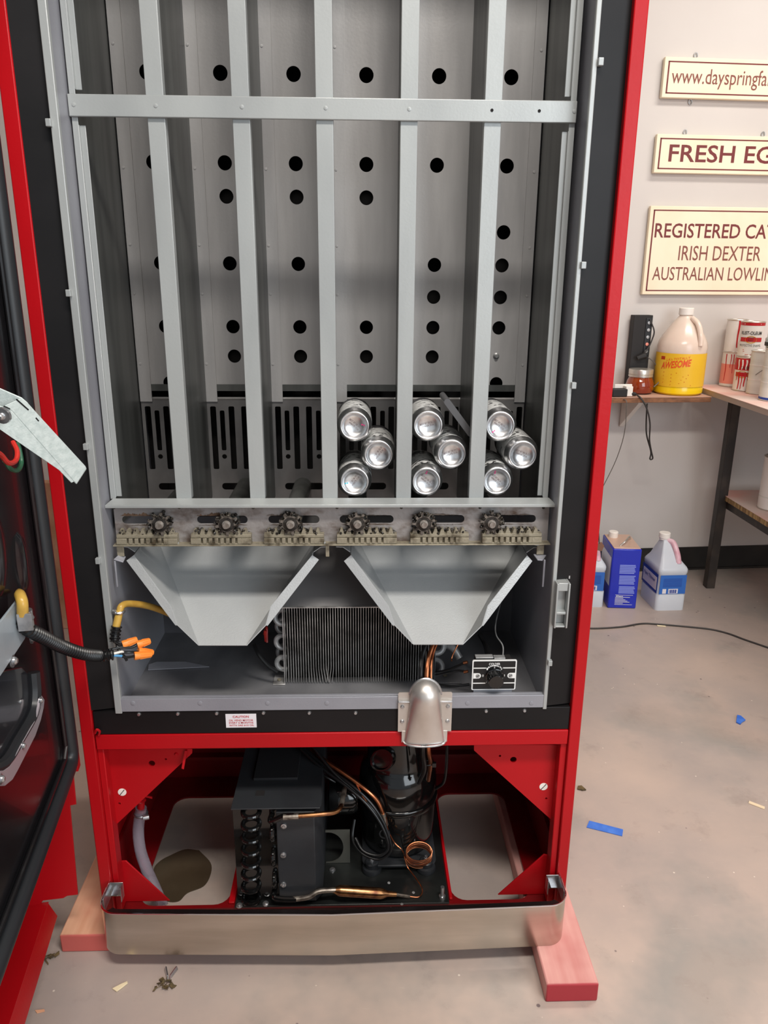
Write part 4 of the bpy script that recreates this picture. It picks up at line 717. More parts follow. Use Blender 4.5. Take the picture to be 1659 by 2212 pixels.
# ------------------------------------------------------------------ drink cans
def can_parts():
    dome = [(0, .0095), (.006, .0091), (.011, .0080), (.015, .0063), (.0180, .0040), (.0192, .0020), (.0205, .0004), (.0218, 0), (.0230, .0006), (.0248, .0035), (.0268, .0085), (.0279, .0120), (.0282, .0150)]
    base = MB().lathe(dome, (0, 0, 0), YA, 40).mesh('can_base', ALU, ang=60)
    m = bpy.data.materials.new('printed_can_sleeve'); m.use_nodes = True; nt = m.node_tree; bb = nt.nodes['Principled BSDF']; bb.inputs['Metallic'].default_value = .1; bb.inputs['Roughness'].default_value = .35
    tc = nt.nodes.new('ShaderNodeTexCoord'); mp = nt.nodes.new('ShaderNodeMapping'); mp.inputs['Scale'].default_value = (90, 150, 90); nt.links.new(tc.outputs['Object'], mp.inputs[0])
    n = nt.nodes.new('ShaderNodeTexNoise'); n.inputs['Scale'].default_value = 1.0; n.inputs['Detail'].default_value = 1; nt.links.new(mp.outputs[0], n.inputs['Vector'])
    r = nt.nodes.new('ShaderNodeMapRange'); r.inputs['From Min'].default_value = .585; r.inputs['From Max'].default_value = .605; nt.links.new(n.outputs['Fac'], r.inputs['Value'])
    sp = nt.nodes.new('ShaderNodeSeparateXYZ'); nt.links.new(tc.outputs['Object'], sp.inputs[0])
    r2 = nt.nodes.new('ShaderNodeMapRange'); r2.inputs['From Min'].default_value = .085; r2.inputs['From Max'].default_value = .09; nt.links.new(sp.outputs['Y'], r2.inputs['Value'])
    m1 = nt.nodes.new('ShaderNodeMath'); m1.operation = 'MAXIMUM'; nt.links.new(r.outputs[0], m1.inputs[0]); nt.links.new(r2.outputs[0], m1.inputs[1])
    mx = nt.nodes.new('ShaderNodeMix'); mx.data_type = 'RGBA'; mx.inputs['A'].default_value = (*lin((226, 226, 224)), 1); mx.inputs['B'].default_value = (*lin((34, 32, 36)), 1); nt.links.new(m1.outputs[0], mx.inputs['Factor']); nt.links.new(mx.outputs['Result'], bb.inputs['Base Color'])
    sl_ = MB().lathe([(.0282, .0150), (.0283, .016), (.0283, .108), (.0278, .111)], (0, 0, 0), YA, 40).mesh('printed_sleeve', m)
    lid = MB().lathe([(.0278, .111), (.0250, .122), (.0245, .124), (.0248, .126), (.0235, .126), (.0225, .122), (0, .122)], (0, 0, 0), YA, 32).mesh('can_lid', ALU)
    def domey(rr): 
        for (a, ya), (c, yc) in zip(dome, dome[1:]):
            if a <= rr <= c: return ya + (yc - ya) * (rr - a) / (c - a)
        return 0
    def onto(me):
        for v in me.vertices: rr = math.hypot(v.co.x, v.co.z); v.co.y = domey(rr) - .0004
    ms = []
    for l1, l2 in (('BEST BY 08-24-21', 'W0647B 13:26'), ('BEST BY 08-26-21', 'W0410H 20:36')):
        b_ = bpy.data.meshes.new('date_code'); vs, fs = [], []
        for t, z, wd in ((l1, .0010, .0240), (l2, -.0034, .0190)):
            a = text_mesh(t); x0, x1, y0, y1 = bbox(a); k = len(vs)
            vs += [(-(wd / 2) + (v.co.x - x0) / (x1 - x0) * wd, 0, z + (v.co.y - y0) / (y1 - y0) * .0032) for v in a.vertices]; fs += [tuple(q + k for q in p.vertices) for p in a.polygons]; bpy.data.meshes.remove(a)
        b_.from_pydata(vs, [], fs); onto(b_); b_.materials.append(INK); ms.append(b_)
    dots = []
    for mm in (PINK, CYANI):
        q = MB(); 
        for cx, cz in ((.0, .0), (.0032, .0006)): 
            vs = [(cx + .0105 + .0013 * math.cos(2 * PI * k / 10), 0, cz + .006 + .0013 * math.sin(2 * PI * k / 10)) for k in range(10)]; q.add(vs, [tuple(range(10))])
        d = q.mesh('ink_dots', mm, False); onto(d); dots.append(d)
    return base, sl_, lid, ms, dots
cb_, cs_, cl_, cm_, cdt = can_parts()
CAN0 = None
can_list = [((254, 416), 'topmost silver can of the fourth column, tucked against the third divider bar', 25, 0, 0, -40),
            ((408, 600), 'middle silver can of the fourth column, leaning against the fourth divider bar', -60, 1, None, 55),
            ((254, 773), 'bottom silver can of the fourth column, cyan ink dot on its base', -170, 0, 1, 55),
            ((725, 413), 'topmost silver can of the fifth column, beside the dark slab', 25, 1, None, 15),
            ((877, 595), 'middle silver can of the fifth column, under the dark slab', 0, 0, None, 20),
            ((714, 772), 'bottom silver can of the fifth column, on the shelf lip', -60, 1, 0, -40),
            ((1188, 415), 'topmost silver can of the sixth column, beside the fifth divider bar', 160, 0, 0, -35),
            ((1332, 601), 'middle silver can of the sixth column, against the right end rail', 0, 1, None, -20),
            ((1167, 769), 'bottom silver can of the sixth column, pink dots on its base', -75, 0, 0, -40)]
for (zx, zy), lbl, rot, mi, di, trot in can_list:
    p = PY(680 + zx / 2.9625, 780 + zy / 2.9625, .066)
    o = thing('drink_can', lbl, 'can', (p.x, .066, p.z), 'silver cans lying base-out in the rack'); o.rotation_euler = (0, math.radians(rot), 0)
    for nm, me, rr in (('can_base', cb_, 0), ('printed_sleeve', cs_, 0), ('can_lid', cl_, 0), ('date_code', cm_[mi], -rot - trot)) + ((('ink_dots', cdt[di], 0),) if di is not None else ()):
        q = bpy.data.objects.new(nm, me); COL.objects.link(q); q.parent = o; q.rotation_euler = (0, math.radians(rr), 0)
# dark slab wedged between the cans and the divider
a, c = PY(966, 868, .065), PY(1016, 936, .065); d = (c - a); L_ = d.length; d.normalize(); nrm = d.cross(YA).normalized()
sb = plate('dark_slab', rrect(-.004, -.0052, L_ + .006, .0052, .005, 6), [], .075, a + nrm * 0 + Vector((0, .04, 0)), d, ZA - d * d.z, SLAB, None, bevel=.0015)
tag(sb, 'dark grey rounded flat slab wedged above the middle can of the fifth column', 'slab')

# ------------------------------------------------------------------ wire harness
wh = thing('wire_harness', 'black corrugated wire conduit looping from the door to orange wire nuts', 'wire harness', PY(200, 1400, -.05))
def corr(path, r, parent, step=.0062, nm='corrugated_conduit'):
    pts = resample(cr(path, 40), step / 4); rs = [(r, r, r * .74, r * .74)[k % 4] for k in range(len(pts))]
    return MB().tube(pts, rs, 14).build(nm, RUB if False else mat('corrugated_black', (22, 22, 23), .32), parent, ang=25)
d1 = DX(49, 1340, .014); yd = d1.y
corr([d1, PY(52, 1352, yd + .004), PY(66, 1362, yd + .012), PY(95, 1377, yd * .72 - .02), PY(135, 1397, yd * .5 - .02), PY(180, 1412, yd * .3 - .02), PY(215, 1416, -.038), PY(246, 1413, -.03)], .0098, wh)
corr([PY(252, 1353, -.004), PY(249, 1372, -.008), PY(248, 1388, -.014)], .0086, wh)
MB().tube(cr([PY(258, 1320, .004), PY(254, 1340, .0), PY(250, 1358, -.004)], 6), .0062, 12).build('amber_sleeve', YEL, wh)
MB().tube(cr([PY(258, 1322, .004), PY(263, 1309, .010), PY(280, 1304, .03), PY(320, 1309, .06), PY(362, 1324, .09), PY(385, 1338, .11)], 8), .0056, 12).build('amber_sleeve', YEL, wh)
MB().tube(cr([DX(41, 1276, .001), DX(43, 1285, .012), DX(48, 1302, .018), DX(49, 1328, .016)], 8), [.003 + .0042 * min(1, k / 8) for k in range(25)], 12).build('amber_sleeve', YEL, wh)
p = PY(258, 1321, .004); b = MB(); b.tube([p + Vector((.0072 * math.cos(t), .0072 * math.sin(t), 0)) for t in [2 * PI * k / 16 for k in range(16)]], .0024, 6, closed=True); b.obox(p + Vector((-.018, -.002, -.003)), (.012, 0, 0), (0, .003, 0), (0, 0, .007)); b.build('hose_clip', STEEL, wh)
screws([PY(246, 1322, -.003)], wh, 1.2)
nutp = []
def nut(a, c):
    a, c = Vector(a), Vector(c); ax = c - a; L = ax.length
    n_ = MB().lathe([(0, 0), (.0066, .0), (.0068, .003), (.0064, .006), (.0046, L - .001), (.0040, L), (0, L)], a, ax, 20).build('wire_nut', ORANGE, wh)
    axn = ax.normalized(); u = axn.orthogonal().normalized(); v = axn.cross(u); b_ = MB()
    for k in range(10):
        t = 2 * PI * k / 10; dd = u * math.cos(t) + v * math.sin(t); b_.tube([a + dd * .0062 + axn * .009, a + dd * .0047 + axn * (L - .0015)], .0006, 4)
    b_.build('grip_ridges', ORANGE, n_)
nut(PY(265, 1393, -.014), PY(297, 1381, -.004)); nut(PY(296, 1393, -.006), PY(325, 1384, .004)); nut(PY(290, 1417, -.022), PY(328, 1413, -.010)); nut(PY(298, 1407, -.012), PY(331, 1410, .0))
for pts, m in (([(246, 1385, -.02), (258, 1392, -.018), (268, 1391, -.014)], WIRE), ([(236, 1404, -.03), (262, 1398, -.02), (285, 1398, -.012), (298, 1391, -.006)], WIRE), ([(246, 1412, -.03), (262, 1408, -.024), (266, 1409, -.02)], WHITEW), ([(266, 1409, -.02), (280, 1409, -.015), (300, 1408, -.012)], WIRE), ([(246, 1416, -.03), (260, 1417, -.026), (266, 1418, -.024)], BLUEW), ([(264, 1418, -.025), (275, 1420, -.024), (292, 1417, -.022)], WIRE), ([(262, 1409, -.022), (270, 1420, -.024), (274, 1427, -.024)], WIRE), ([(252, 1388, -.014), (256, 1402, -.02), (262, 1414, -.024)], WIRE)):
    MB().tube(cr([PY(*p) for p in pts], 6), .0021, 8).build('wire', m, wh)
MB().tube([PY(251, 1359, -.003), PY(254, 1350, -.001)], .003, 8).build('wire', BLUEW, wh)

# ------------------------------------------------------------------ open door at the left
dr = thing('machine_door', 'open vending machine door with black inner panel, rubber gasket and red lower skin', 'door', (DH.x, DH.y, 0.1))
b = MB(); q0 = DP(-.004, .412, -.006); b.obox(q0, DE * .80, DN * -.04, (0, 0, 1.42)); b.build('inner_panel', DOORB, dr, bevel=.006)
b = MB()
gp = [DP(.012, 1.84, 0), DP(.012, .430, 0)] + [DP(.012 + .022 * (1 - math.cos(t)), .430 - .022 * math.sin(t), 0) for t in [PI / 2 * k / 6 for k in range(1, 7)]] + [DP(.80, .408, 0)]
b.tube(gp, .0125, 14); b.build('rubber_gasket', RUB, dr)
b = MB(); gp2 = [DP(.030, 1.84, -.001), DP(.030, .447, -.001), DP(.046, .430, -.001), DP(.80, .430, -.001)]; b.tube(gp2, .0035, 8); b.build('panel_bead', DOORB, dr)
riv2 = MB().lathe([(0, -0.003), (.002, -.0024), (.003, 0)], (0, 0, 0), (-1, 0, 0), 10).mesh('rivet', STEEL)
for x, y in ((2, 451), (38, 718), (50, 817), (79, 1008), (92, 1100), (102, 1190), (111, 1275), (131, 1432), (109, 1757), (91, 1809), (68, 1866), (44, 1930), (21, 1997)):
    o = link('rivet', riv2, None, loc=DX(x, y, .001)); put(o, dr)
# red outer skin with bottom lip and hinge-side return
b = MB(); b.obox(DP(-.004, .112, -.120), DE * .80, DN * -.003, (0, 0, 1.72)); b.build('outer_skin', RED, dr, smooth=False)
rp = [DP(-.004, z, o) for o, z in ((-.120, .112), (-.088, .1115), (-.082, .120), (-.048, .120), (-.041, .124), (-.023, .124), (-.016, .310), (-.006, .311), (-.004, .375), (-.013, .376), (-.013, .41), (-.022, .42), (-.022, 1.83), (-.120, 1.83))]
rp = [(p + Vector((0, 0, 0))) for p in rp]
b = MB(); b.prism(rp, DE * .003); b.build('hinge_side_return', RED, dr, bevel=.0008)
b = MB(); b.obox(DP(-.004, .112, -.120), DE * .80, DN * .046, (0, 0, .002)); b.obox(DP(-.002, .1135, -.0745), DE * .80, DN * .012 + ZA * -.030, (0, 0, -.002)); b.build('bottom_lip', RED, dr, bevel=.001)
MB().obox(DP(-.006, .372, -.013), DE * -.018, DN * .016, (0, 0, .055)).build('hinge_leaf', RED, dr, bevel=.0008)
# pale plate, bolts
def dpoly(px, off, t, nm, m, bev=.0006): b_ = MB(); b_.prism([DX(x, y, off) for x, y in px], DN * t); return b_.build(nm, m, dr, bevel=bev)
dpoly([(48, 1277), (52, 1368), (49, 1380), (0, 1454), (-60, 1540), (-60, 1410), (0, 1338)], .004, .003, 'pale_plate', DPLATE)
bolt = MB().lathe([(0, -.006), (.003, -.0055), (.0052, -.003), (.0056, 0), (.0082, .0005), (.0082, .002)], (0, 0, 0), (-1, 0, 0), 14).mesh('round_bolt', STEEL)
def dbolt(x, y, off, s=1.0):
    o = link('round_bolt', bolt, None, loc=DX(x, y, off)); o.scale = (s, s, s); o.rotation_euler = (0, 0, DA + PI); put(o, dr)
bolt2 = MB().lathe([(.0082, -.001), (.0082, .001), (.0056, .0015), (.0052, .004), (.003, .0062), (0, .0066)], (0, 0, 0), (1, 0, 0), 14).mesh('round_bolt', STEEL)
def dbolt(x, y, off, s=1.0):
    o = link('round_bolt', bolt2, None, loc=DX(x, y, off)); o.scale = (s, s, s); o.rotation_euler = (0, 0, DA); put(o, dr)
dbolt(69, 1378, .004); dbolt(27, 1428, .006); dbolt(44, 1330, .008, .5)
# recess below with a rubber edge and a bent strip
dpoly([(-90, 1470), (40, 1440), (68, 1468), (73, 1500), (66, 1545), (0, 1650), (-90, 1790)], -.002, .004, 'glossy_recess', DOORG, .002)
sp = [DX(x, y, .006) for x, y in ((73, 1452), (76, 1500), (70, 1545), (40, 1600), (4, 1655), (-60, 1672))]
MB().tube(cr(sp, 6), .0085, 8).build('recess_edge', RUB, dr)
outl = [(84, 1503), (90, 1512), (88, 1530), (82, 1556), (70, 1590), (52, 1625), (32, 1664), (20, 1685), (4, 1698), (-60, 1700), (-60, 1668), (0, 1665), (14, 1655), (40, 1606), (58, 1575), (72, 1552), (78, 1525), (80, 1508)]
dpoly(outl, .010, .004, 'bent_strip', mat('grey_strip', (168, 160, 166), .35, .4), .0008)
for x, y, s in ((87, 1513, .62), (49, 1611, .62), (1, 1683, .8)): dbolt(x, y, .014, s)
# oval embosses on the panel
for px, py, w_, h_ in ((46, 1215, .020, .045), (-10, 1190, .035, .06)):
    p = DX(px, py, -.006); b = MB(); b.lathe([(1, 0), (.85, .004), (.5, .0065), (0, .0075)], (0, 0, 0), (1, 0, 0), 24)
    for v in b.v: v.x, v.y, v.z = v.x, v.y * w_, v.z * h_
    o = b.build('embossed_oval', DOORB, None); o.location = p; o.rotation_euler = (0, 0, DA); put(o, dr)
# clamp for the sleeve
b = MB(); p = DX(47, 1336, .012); b.obox(p + Vector((0, -.012, -.012)), DE * -.001 + DN * .018, DE * .002, (0, 0, .024)); b.tube([p + DN * .0045 + Vector((.0085 * math.cos(t), .0085 * math.sin(t), dz)) for dz in (0,) for t in [2 * PI * k / 16 for k in range(16)]], .0025, 6, closed=True)
b.lathe([(.0088, -.011), (.0096, -.011), (.0096, .011), (.0088, .011)], p + DN * .0045, ZA, 18); b.build('sleeve_clamp', STEEL, dr)
# latch arm: folded channel reaching out from the door
Yr, Yt = -.335, -.245
def AR(x, y): f = min(1, max(0, (x + 20) / 205)); return PY(x, y, Yr + (Yt - Yr) * f)
top = [AR(*p) for p in ((-40, 866), (5, 878), (44, 860), (60, 870), (85, 898), (186, 1008), (186, 1015), (165, 1046), (161, 1042), (25, 887))]
top = [AR(*p) for p in ((5, 878), (44, 860), (60, 870), (85, 898), (184, 1006), (187, 1012), (165, 1046), (159, 1040), (25, 887))]
b = MB(); b.prism(top, Vector((-.0008, .0024, -.0012))); arm = b.build('latch_arm', GREYP, dr, bevel=.0012)
b = MB(); b.prism([AR(x, y) for x, y in ((-50, 868), (0, 878), (25, 888), (160, 1041), (154, 1044), (127, 1016), (101, 998), (0, 928), (-50, 890))], Vector((-.0005, .0022, .0008))); b.build('arm_front_flange', GREYP, arm, bevel=.0008)
b = MB(); b.prism([PY(x, y, Yr + .035) for x, y in ((-60, 812), (0, 839), (46, 859), (60, 871), (40, 885), (-60, 872))], Vector((0, .002, 0))); b.build('arm_rear_flange', GREYP, arm, bevel=.0008)
p = PY(4, 899, Yr - .004); MB().lathe([(.009, .003), (.0085, .0), (.004, -.0005), (.0036, -.004), (.0025, -.0055), (0, -.006)], p, (.1, 1, .15), 16).build('pivot_rivet', STEEL, arm)
for (x0, y0), (x1, y1) in (((36, 863), (62, 886)), ((78, 903), (84, 910)), ((9, 878), (22, 884))):
    a = AR(x0, y0); c = AR(x1, y1); b = MB(); off = Vector((0, -.0006, .0004)); b.tube([a + off, c + off], .0008, 4); b.build('slit', WIRE, arm)
MB().tube(cr([DX(-30, 965, .02), DX(0, 981, .02), DX(18, 1000, .022), DX(34, 995, .022), DX(37, 975, .02), DX(28, 955, .012)], 8), .0032, 8).build('red_wire', REDW, dr)
MB().tube(cr([DX(10, 995, .012), DX(22, 1012, .014), DX(38, 1016, .015), DX(46, 1000, .014), DX(42, 972, .012), DX(36, 955, .01)], 8), .0030, 8).build('green_wire', GREENW, dr)

# ------------------------------------------------------------------ wall signs
def sign(label, s0, s1, z0, z1, lines, screws_):
    r = thing('wall_sign', label, 'sign', WP(s0, z0, 0), 'cream wall signs with maroon borders')
    b = MB(); b.obox(WP(s0, z0, .004), WD * (s1 - s0), WN * .018, (0, 0, z1 - z0)); b.build('board', CREAM, r, bevel=.002)
    b = MB(); i, t = .0125, .0042
    for q in ((s0 + i, z0 + i, s1 - i, z0 + i + t), (s0 + i, z1 - i - t, s1 - i, z1 - i), (s0 + i, z0 + i, s0 + i + t * 1.3, z1 - i), (s1 - i - t, z0 + i, s1 - i, z1 - i)): b.obox(WP(q[0], q[1], .0221), WD * (q[2] - q[0]), WN * .0005, (0, 0, q[3] - q[1]))
    b.build('border', MAROON, r, smooth=False)
    for body, ref, sx, zb_, wd, h, m, off in lines: text(body, WP(sx, zb_, .0222), WD, ZA, wd, h, m, r, ref=ref, off=off)
    for s_, z_ in screws_:
        b = MB(); b.tube([WP(s_ + .006 * math.cos(t), z_ + .008 * math.sin(t), .004) for t in [2 * PI * k / 12 for k in range(12)]], .0018, 6, closed=True); b.build('hanger_ring', BEND, r)
    return r
sign('narrow cream sign with a web address, topmost on the wall', -.3395, .26, 1.7655, 1.891, [('www.dayspringfarm.com', 'www.dayspringfa', -.3105, 1.7955, .345, .0620, BROWNP, 0)], [(-.224, 1.902), (-.226, 1.758)])
sign('cream fresh eggs sign, middle one on the wall', -.3405, .27, 1.5255, 1.6515, [('FRESH EGGS', 'FRESH', -.2912, 1.5625, .2435, .0565, MAROON, .012)], [(-.232, 1.661), (.058, 1.661)])
sign('large cream cattle sign, lowest on the wall', -.3375, .30, 1.1095, 1.4165, [('REGISTERED CATTLE', 'REGISTERED', -.3130, 1.3090, .3240, .0495, MAROON, .009), ('IRISH DEXTER', None, -.2140, 1.2312, .3170, .0510, BROWNP, 0), ('AUSTRALIAN LOWLINE', 'AUSTRALIAN LOWLI', -.3050, 1.1610, .4290, .0470, BROWNP, 0)], [])

# ------------------------------------------------------------------ shelf and what stands on it
SZ = 0.7555
sf = thing('wall_shelf', 'narrow wooden wall shelf carrying a jar and a yellow jug', 'shelf', WP(-.5, SZ, 0))
b = MB(); b.obox(WP(-.90, SZ - .002, .004), WD * .79, WN * .196, (0, 0, .002)); b.build('shelf_top', SHELFW, sf, smooth=False)
b = MB(); b.obox(WP(-.90, SZ - .0200, .004), WD * .789, WN * .195, (0, 0, .018)); b.build('shelf_board', SHELFE, sf, bevel=.001)
for s in (WX(1366, 900, .12)[0], -.80):
    b = MB(); b.prism([WP(s, SZ - .020, .006), WP(s, SZ - .020, .16), WP(s, SZ - .032, .16), WP(s, SZ - .135, .018), WP(s, SZ - .145, .006)], WD * .018); b.build('shelf_bracket', WHITE, sf, bevel=.002)
jg = thing('cleaner_jug', 'large clear jug of yellow cleaner on the wall shelf', 'jug', WP(-.196, SZ, .10)); c = WP(-.196, SZ, .10)
MB().lathe([(0, .001), (.080, .001), (.088, .008), (.0885, .025), (.0870, .030), (.0875, .150)], c, ZA, 40).build('yellow_liquid', YELQ, jg)
MB().lathe([(.0875, .150), (.0885, .172), (.0850, .190), (.074, .212), (.052, .245), (.034, .268), (.024, .280), (.021, .285)], c, ZA, 40).build('jug_shoulder', JUGT, jg)
MB().lathe([(.0225, .284), (.0260, .286), (.0260, .308), (.0240, .310), (0, .310)], c, ZA, 28).build('jug_cap', WHITE, jg)
h0 = c + WN * .005
MB().tube(cr([c + WD * .010 + WN * .030 + ZA * .275, c + WD * .022 + WN * .056 + ZA * .255, c + WD * .026 + WN * .078 + ZA * .215, c + WD * .026 + WN * .084 + ZA * .180], 8), .0095, 12).build('jug_handle', JUGT, jg)
JN = (CAMC - c); JN.z = 0; JN.normalize(); JD = ZA.cross(JN)
b = MB(); arc = [math.radians(q) for q in range(-84, 85, 6)]
b.strip([c + (JN * math.cos(t) + JD * math.sin(t)) * .0892 + ZA * .032 for t in arc], [c + (JN * math.cos(t) + JD * math.sin(t)) * .0892 + ZA * .152 for t in arc]); jl = b.build('yellow_label', YLAB, jg)
def curl(o, r):
    for v in o.data.vertices:
        q = Vector(v.co) - c; a_ = q.dot(JD) / r; v.co = c + (JN * math.cos(a_) + JD * math.sin(a_)) * r + ZA * q.z
sq = Vector((0, 0, 1)) * .985 + JD * .05
curl(text('AWESOME', c + JD * -.072 + ZA * .093, JD + ZA * .14, ZA, .112, .026, ORT, jl, off=.03, shear=.2), .0898)
curl(text("LA's TOTALLY", c + JD * -.050 + ZA * .124, JD + ZA * .14, ZA, .084, .009, ORT, jl), .0898)
o = bars([(-.076, .128, .018, .012)] + [(-.058 + .03 * (k % 2), .082 - .0062 * k, .050 + .03 * ((k * 37) % 5) / 5, .0022) for k in range(8)], c, JD, ZA, ORT, jl); curl(o, .0899)
js = WX(1380, 849, .10)[0]; c = WP(js, SZ, .10); jr = thing('honey_jar', 'small amber jar with a tin lid on the wall shelf', 'jar', c)
MB().lathe([(0, .001), (.036, .001), (.046, .006), (.050, .020), (.0505, .034), (.046, .050), (.041, .060), (.0405, .064)], c, ZA, 32).build('jar_glass', HONEY, jr)
MB().lathe([(.042, .062), (.0440, .063), (.0440, .070), (.0425, .071), (.0440, .073), (.0440, .088), (.0430, .090), (0, .090)], c, ZA, 32).build('jar_lid', LIDM, jr)
p0, p1 = WX(1372, 678, .05), WX(1413, 676, .05); bs0, bs1 = p0[0], p1[0]
rm = thing('black_power_box', 'tall black plastic box with cable standing behind the amber jar', 'box', WP((bs0 + bs1) / 2, SZ, .03))
bz1 = p0[1] - .006
b = MB(); b.obox(WP(bs0, SZ + .001, .010), WD * (bs1 - bs0), WN * .036, (0, 0, bz1 - SZ)); b.build('box_body', PLBLK, rm, bevel=.002)
bs_ = bs1 - .026; b = MB(); b.obox(WP(bs_, bz1 - .145, .0462), WD * .022, WN * .003, (0, 0, .136)); b.build('button_panel', RUB, rm, bevel=.001)
for k in range(5): MB().lathe([(.006, 0), (.006, .003), (0, .004)], WP(bs_ + .011, bz1 - .13 + .026 * k, .0492), WN, 12).build('button', BEND if k != 1 else SALMON, rm)
def WQ(x, y, off): s_, z_ = WX(x, y, off); return WP(s_, z_, off)
MB().tube(cr([WQ(1404, 690, .052), WQ(1413, 715, .062), WQ(1408, 735, .06), WQ(1398, 755, .06), WQ(1385, 768, .065)], 8), .0026, 6).build('black_cable', CORD, rm)
MB().tube([WQ(1376, 774, .066), WQ(1394, 768, .066)], [.008, .0125], 10).build('plug', PLBLK, rm)
MB().tube(cr([WQ(1400, 772, .07), WQ(1415, 785, .085), WQ(1426, 808, .10), WQ(1424, 824, .12), WQ(1412, 836, .135)], 8), .0022, 6).build('cable', CORDG, rm)
q = WX(1325, 866, .17)[0]; ad = thing('power_adapter', 'black and white plug adapters with hanging cords at the shelf edge', 'adapter', WP(q, SZ, .17))
b = MB(); b.obox(WP(WX(1318, 862, .175)[0], SZ + .001, .160), WD * .056, WN * .034, (0, 0, .028)); b.build('adapter_body', PLBLK, ad, bevel=.003)
b = MB(); b.obox(WP(WX(1326, 850, .155)[0], SZ + .0015, .152), WD * .066, WN * .006, (0, 0, .040)); b.obox(WP(WX(1344, 850, .155)[0], SZ + .0015, .158), WD * .026, WN * .030, (0, 0, .036)); b.build('white_adapter', WHITE, ad, bevel=.002)
b = MB(); b.tube([WQ(1353, 848, .17), WQ(1374, 852, .19)], [.010, .006], 10); b.build('black_plug', PLBLK, ad)
MB().tube(cr([WQ(1342, 862, .19), WQ(1353, 866, .212), WQ(1353, 885, .212), WQ(1351, 920, .20), WQ(1344, 955, .18), WQ(1328, 1000, .15), WQ(1302, 1052, .12), WQ(1290, 1070, .10)], 8), .0016, 6).build('thin_cord', CORDG, ad)
MB().tube(cr([WQ(1374, 852, .19), WQ(1386, 862, .21), WQ(1398, 885, .212), WQ(1404, 915, .205), WQ(1403, 950, .19), WQ(1407, 975, .18), WQ(1410, 990, .175), WQ(1404, 991, .175), WQ(1406, 975, .176), WQ(1397, 940, .18), WQ(1396, 910, .185), WQ(1398, 872, .19)], 8), .0030, 6).build('black_cord', CORD, ad)

# ------------------------------------------------------------------ work table and the tins on it
TZ = 0.775
tb = thing('work_table', 'worn work table with black steel legs and lower shelf against the wall', 'table', (1.40, 1.62, 0))
b = MB(); b.box(1.322, 0.55, TZ - .002, 2.3, 1.81, TZ); b.build('table_top', TABLEW, tb, smooth=False)
b = MB(); b.box(1.323, 0.551, TZ - .020, 2.3, 1.81, TZ - .002); b.build('table_edge', mat('pale_board_edge', (176, 158, 146), .6), tb, smooth=False)
b = MB(); b.box(1.395, 0.58, TZ - .042, 2.28, 1.70, TZ - .021); b.build('under_frame', LEGM, tb, smooth=False)
for x, y in ((1.3965, 1.62), (2.2, 1.62), (2.2, .62)):
    b = MB(); b.box(x, y, 0, x + .034, y + .034, TZ - .043); b.build('leg', LEGM, tb, bevel=.002)
b = MB(); b.box(1.420, .60, .380 - .0015, 2.25, 1.70, .380); b.build('lower_shelf', TABLEW, tb, smooth=False)
b = MB(); b.box(1.421, .601, .360, 2.25, 1.699, .3785); b.build('shelf_core', CARDB, tb, smooth=False)
b = MB(); b.box(1.428, .60, .330, 1.452, 1.655, .360); b.build('shelf_rail', LEGM, tb, smooth=False)
def tin(label, x, y, z, r, h, bands, group, n=28, rim=True, nm='paint_can', cat='can', body=CANW):
    t = thing(nm, label, cat, (x, y, z), group); c = Vector((x, y, z))
    MB().lathe([(0, .001), (r, .001), (r, h - .002), (r * .94, h), (0, h)], c, ZA, n).build('can_body', body, t)
    for z0, z1, m, n_ in bands: MB().lathe([(r + .0006, z0), (r + .0006, z1)], c, ZA, n).build(n_, m, t)
    if rim:
        b_ = MB(); b_.tube([c + Vector((r * math.cos(q), r * math.sin(q), h)) for q in [2 * PI * k / 24 for k in range(24)]], .0022, 6, closed=True); b_.build('rim', LIDM, t)
        b_ = MB(); b_.tube([c + Vector((r * math.cos(q), r * math.sin(q), .0026)) for q in [2 * PI * k / 24 for k in range(24)]], .0022, 6, closed=True); b_.build('rim', LIDM, t)
    return t, c
def toward(c): d_ = (CAMC - c); d_.z = 0; return d_.normalized()
def decal(c, r, f):                                     # wrap flat geometry round a can, facing the viewer
    d_ = toward(c); e_ = ZA.cross(d_).normalized()
    def conv(o):
        for v in o.data.vertices:
            q = Vector(v.co); a_ = q.x / r; v.co = c + (d_ * math.cos(a_) + e_ * math.sin(a_)) * r + ZA * q.z
        return o
    return conv
def drips(conv, parent, m, xs, z1):
    b_ = MB()
    for x0, w_, L in xs:
        L = min(L, z1 - .008)
        n_ = 6
        b_.strip([(x0 - w_ * (1 - k / n_ * .4) / 2 + .001 * math.sin(k + x0 * 90), 0, z1 - L * k / n_) for k in range(n_ + 1)], [(x0 + w_ * (1 - k / n_ * .4) / 2 + .001 * math.sin(k + x0 * 90), 0, z1 - L * k / n_) for k in range(n_ + 1)])
    o = b_.build('paint_drips', m, parent, smooth=False); conv(o)
RH = .122
def PT(x, y, r, z=TZ):                               # centre of a can whose front bottom edge is seen at (x, y)
    p = PZ(x, y, z); d_ = p - CAMC; d_.z = 0; p = p + d_.normalized() * r; return p.x, p.y
x, yy = PT(1574, 836, .036)
t1, c1_ = tin('salmon labelled drip-marked can at the back left of the table', x, yy, TZ, .036, RH + .006, [(.012, .085, SALMON, 'salmon_band')], 'cans stacked on the table', body=CANW)
cv1 = decal(c1_, .0370, None); drips(cv1, t1, REDC, ((-.022, .004, .10), (-.005, .003, .05), (.004, .003, .07)), RH); 
o = plate('yellow_oval', [(q[0], q[1]) for q in circ(.028, .098, .020)], [], .0006, (0, 0, 0), XA, ZA, YOV, t1); cv1(o)
t2, c2_ = tin('white can with one red drip on top of the salmon can', x, yy, TZ + RH + .0065, .036, RH - .004, [], 'cans stacked on the table')
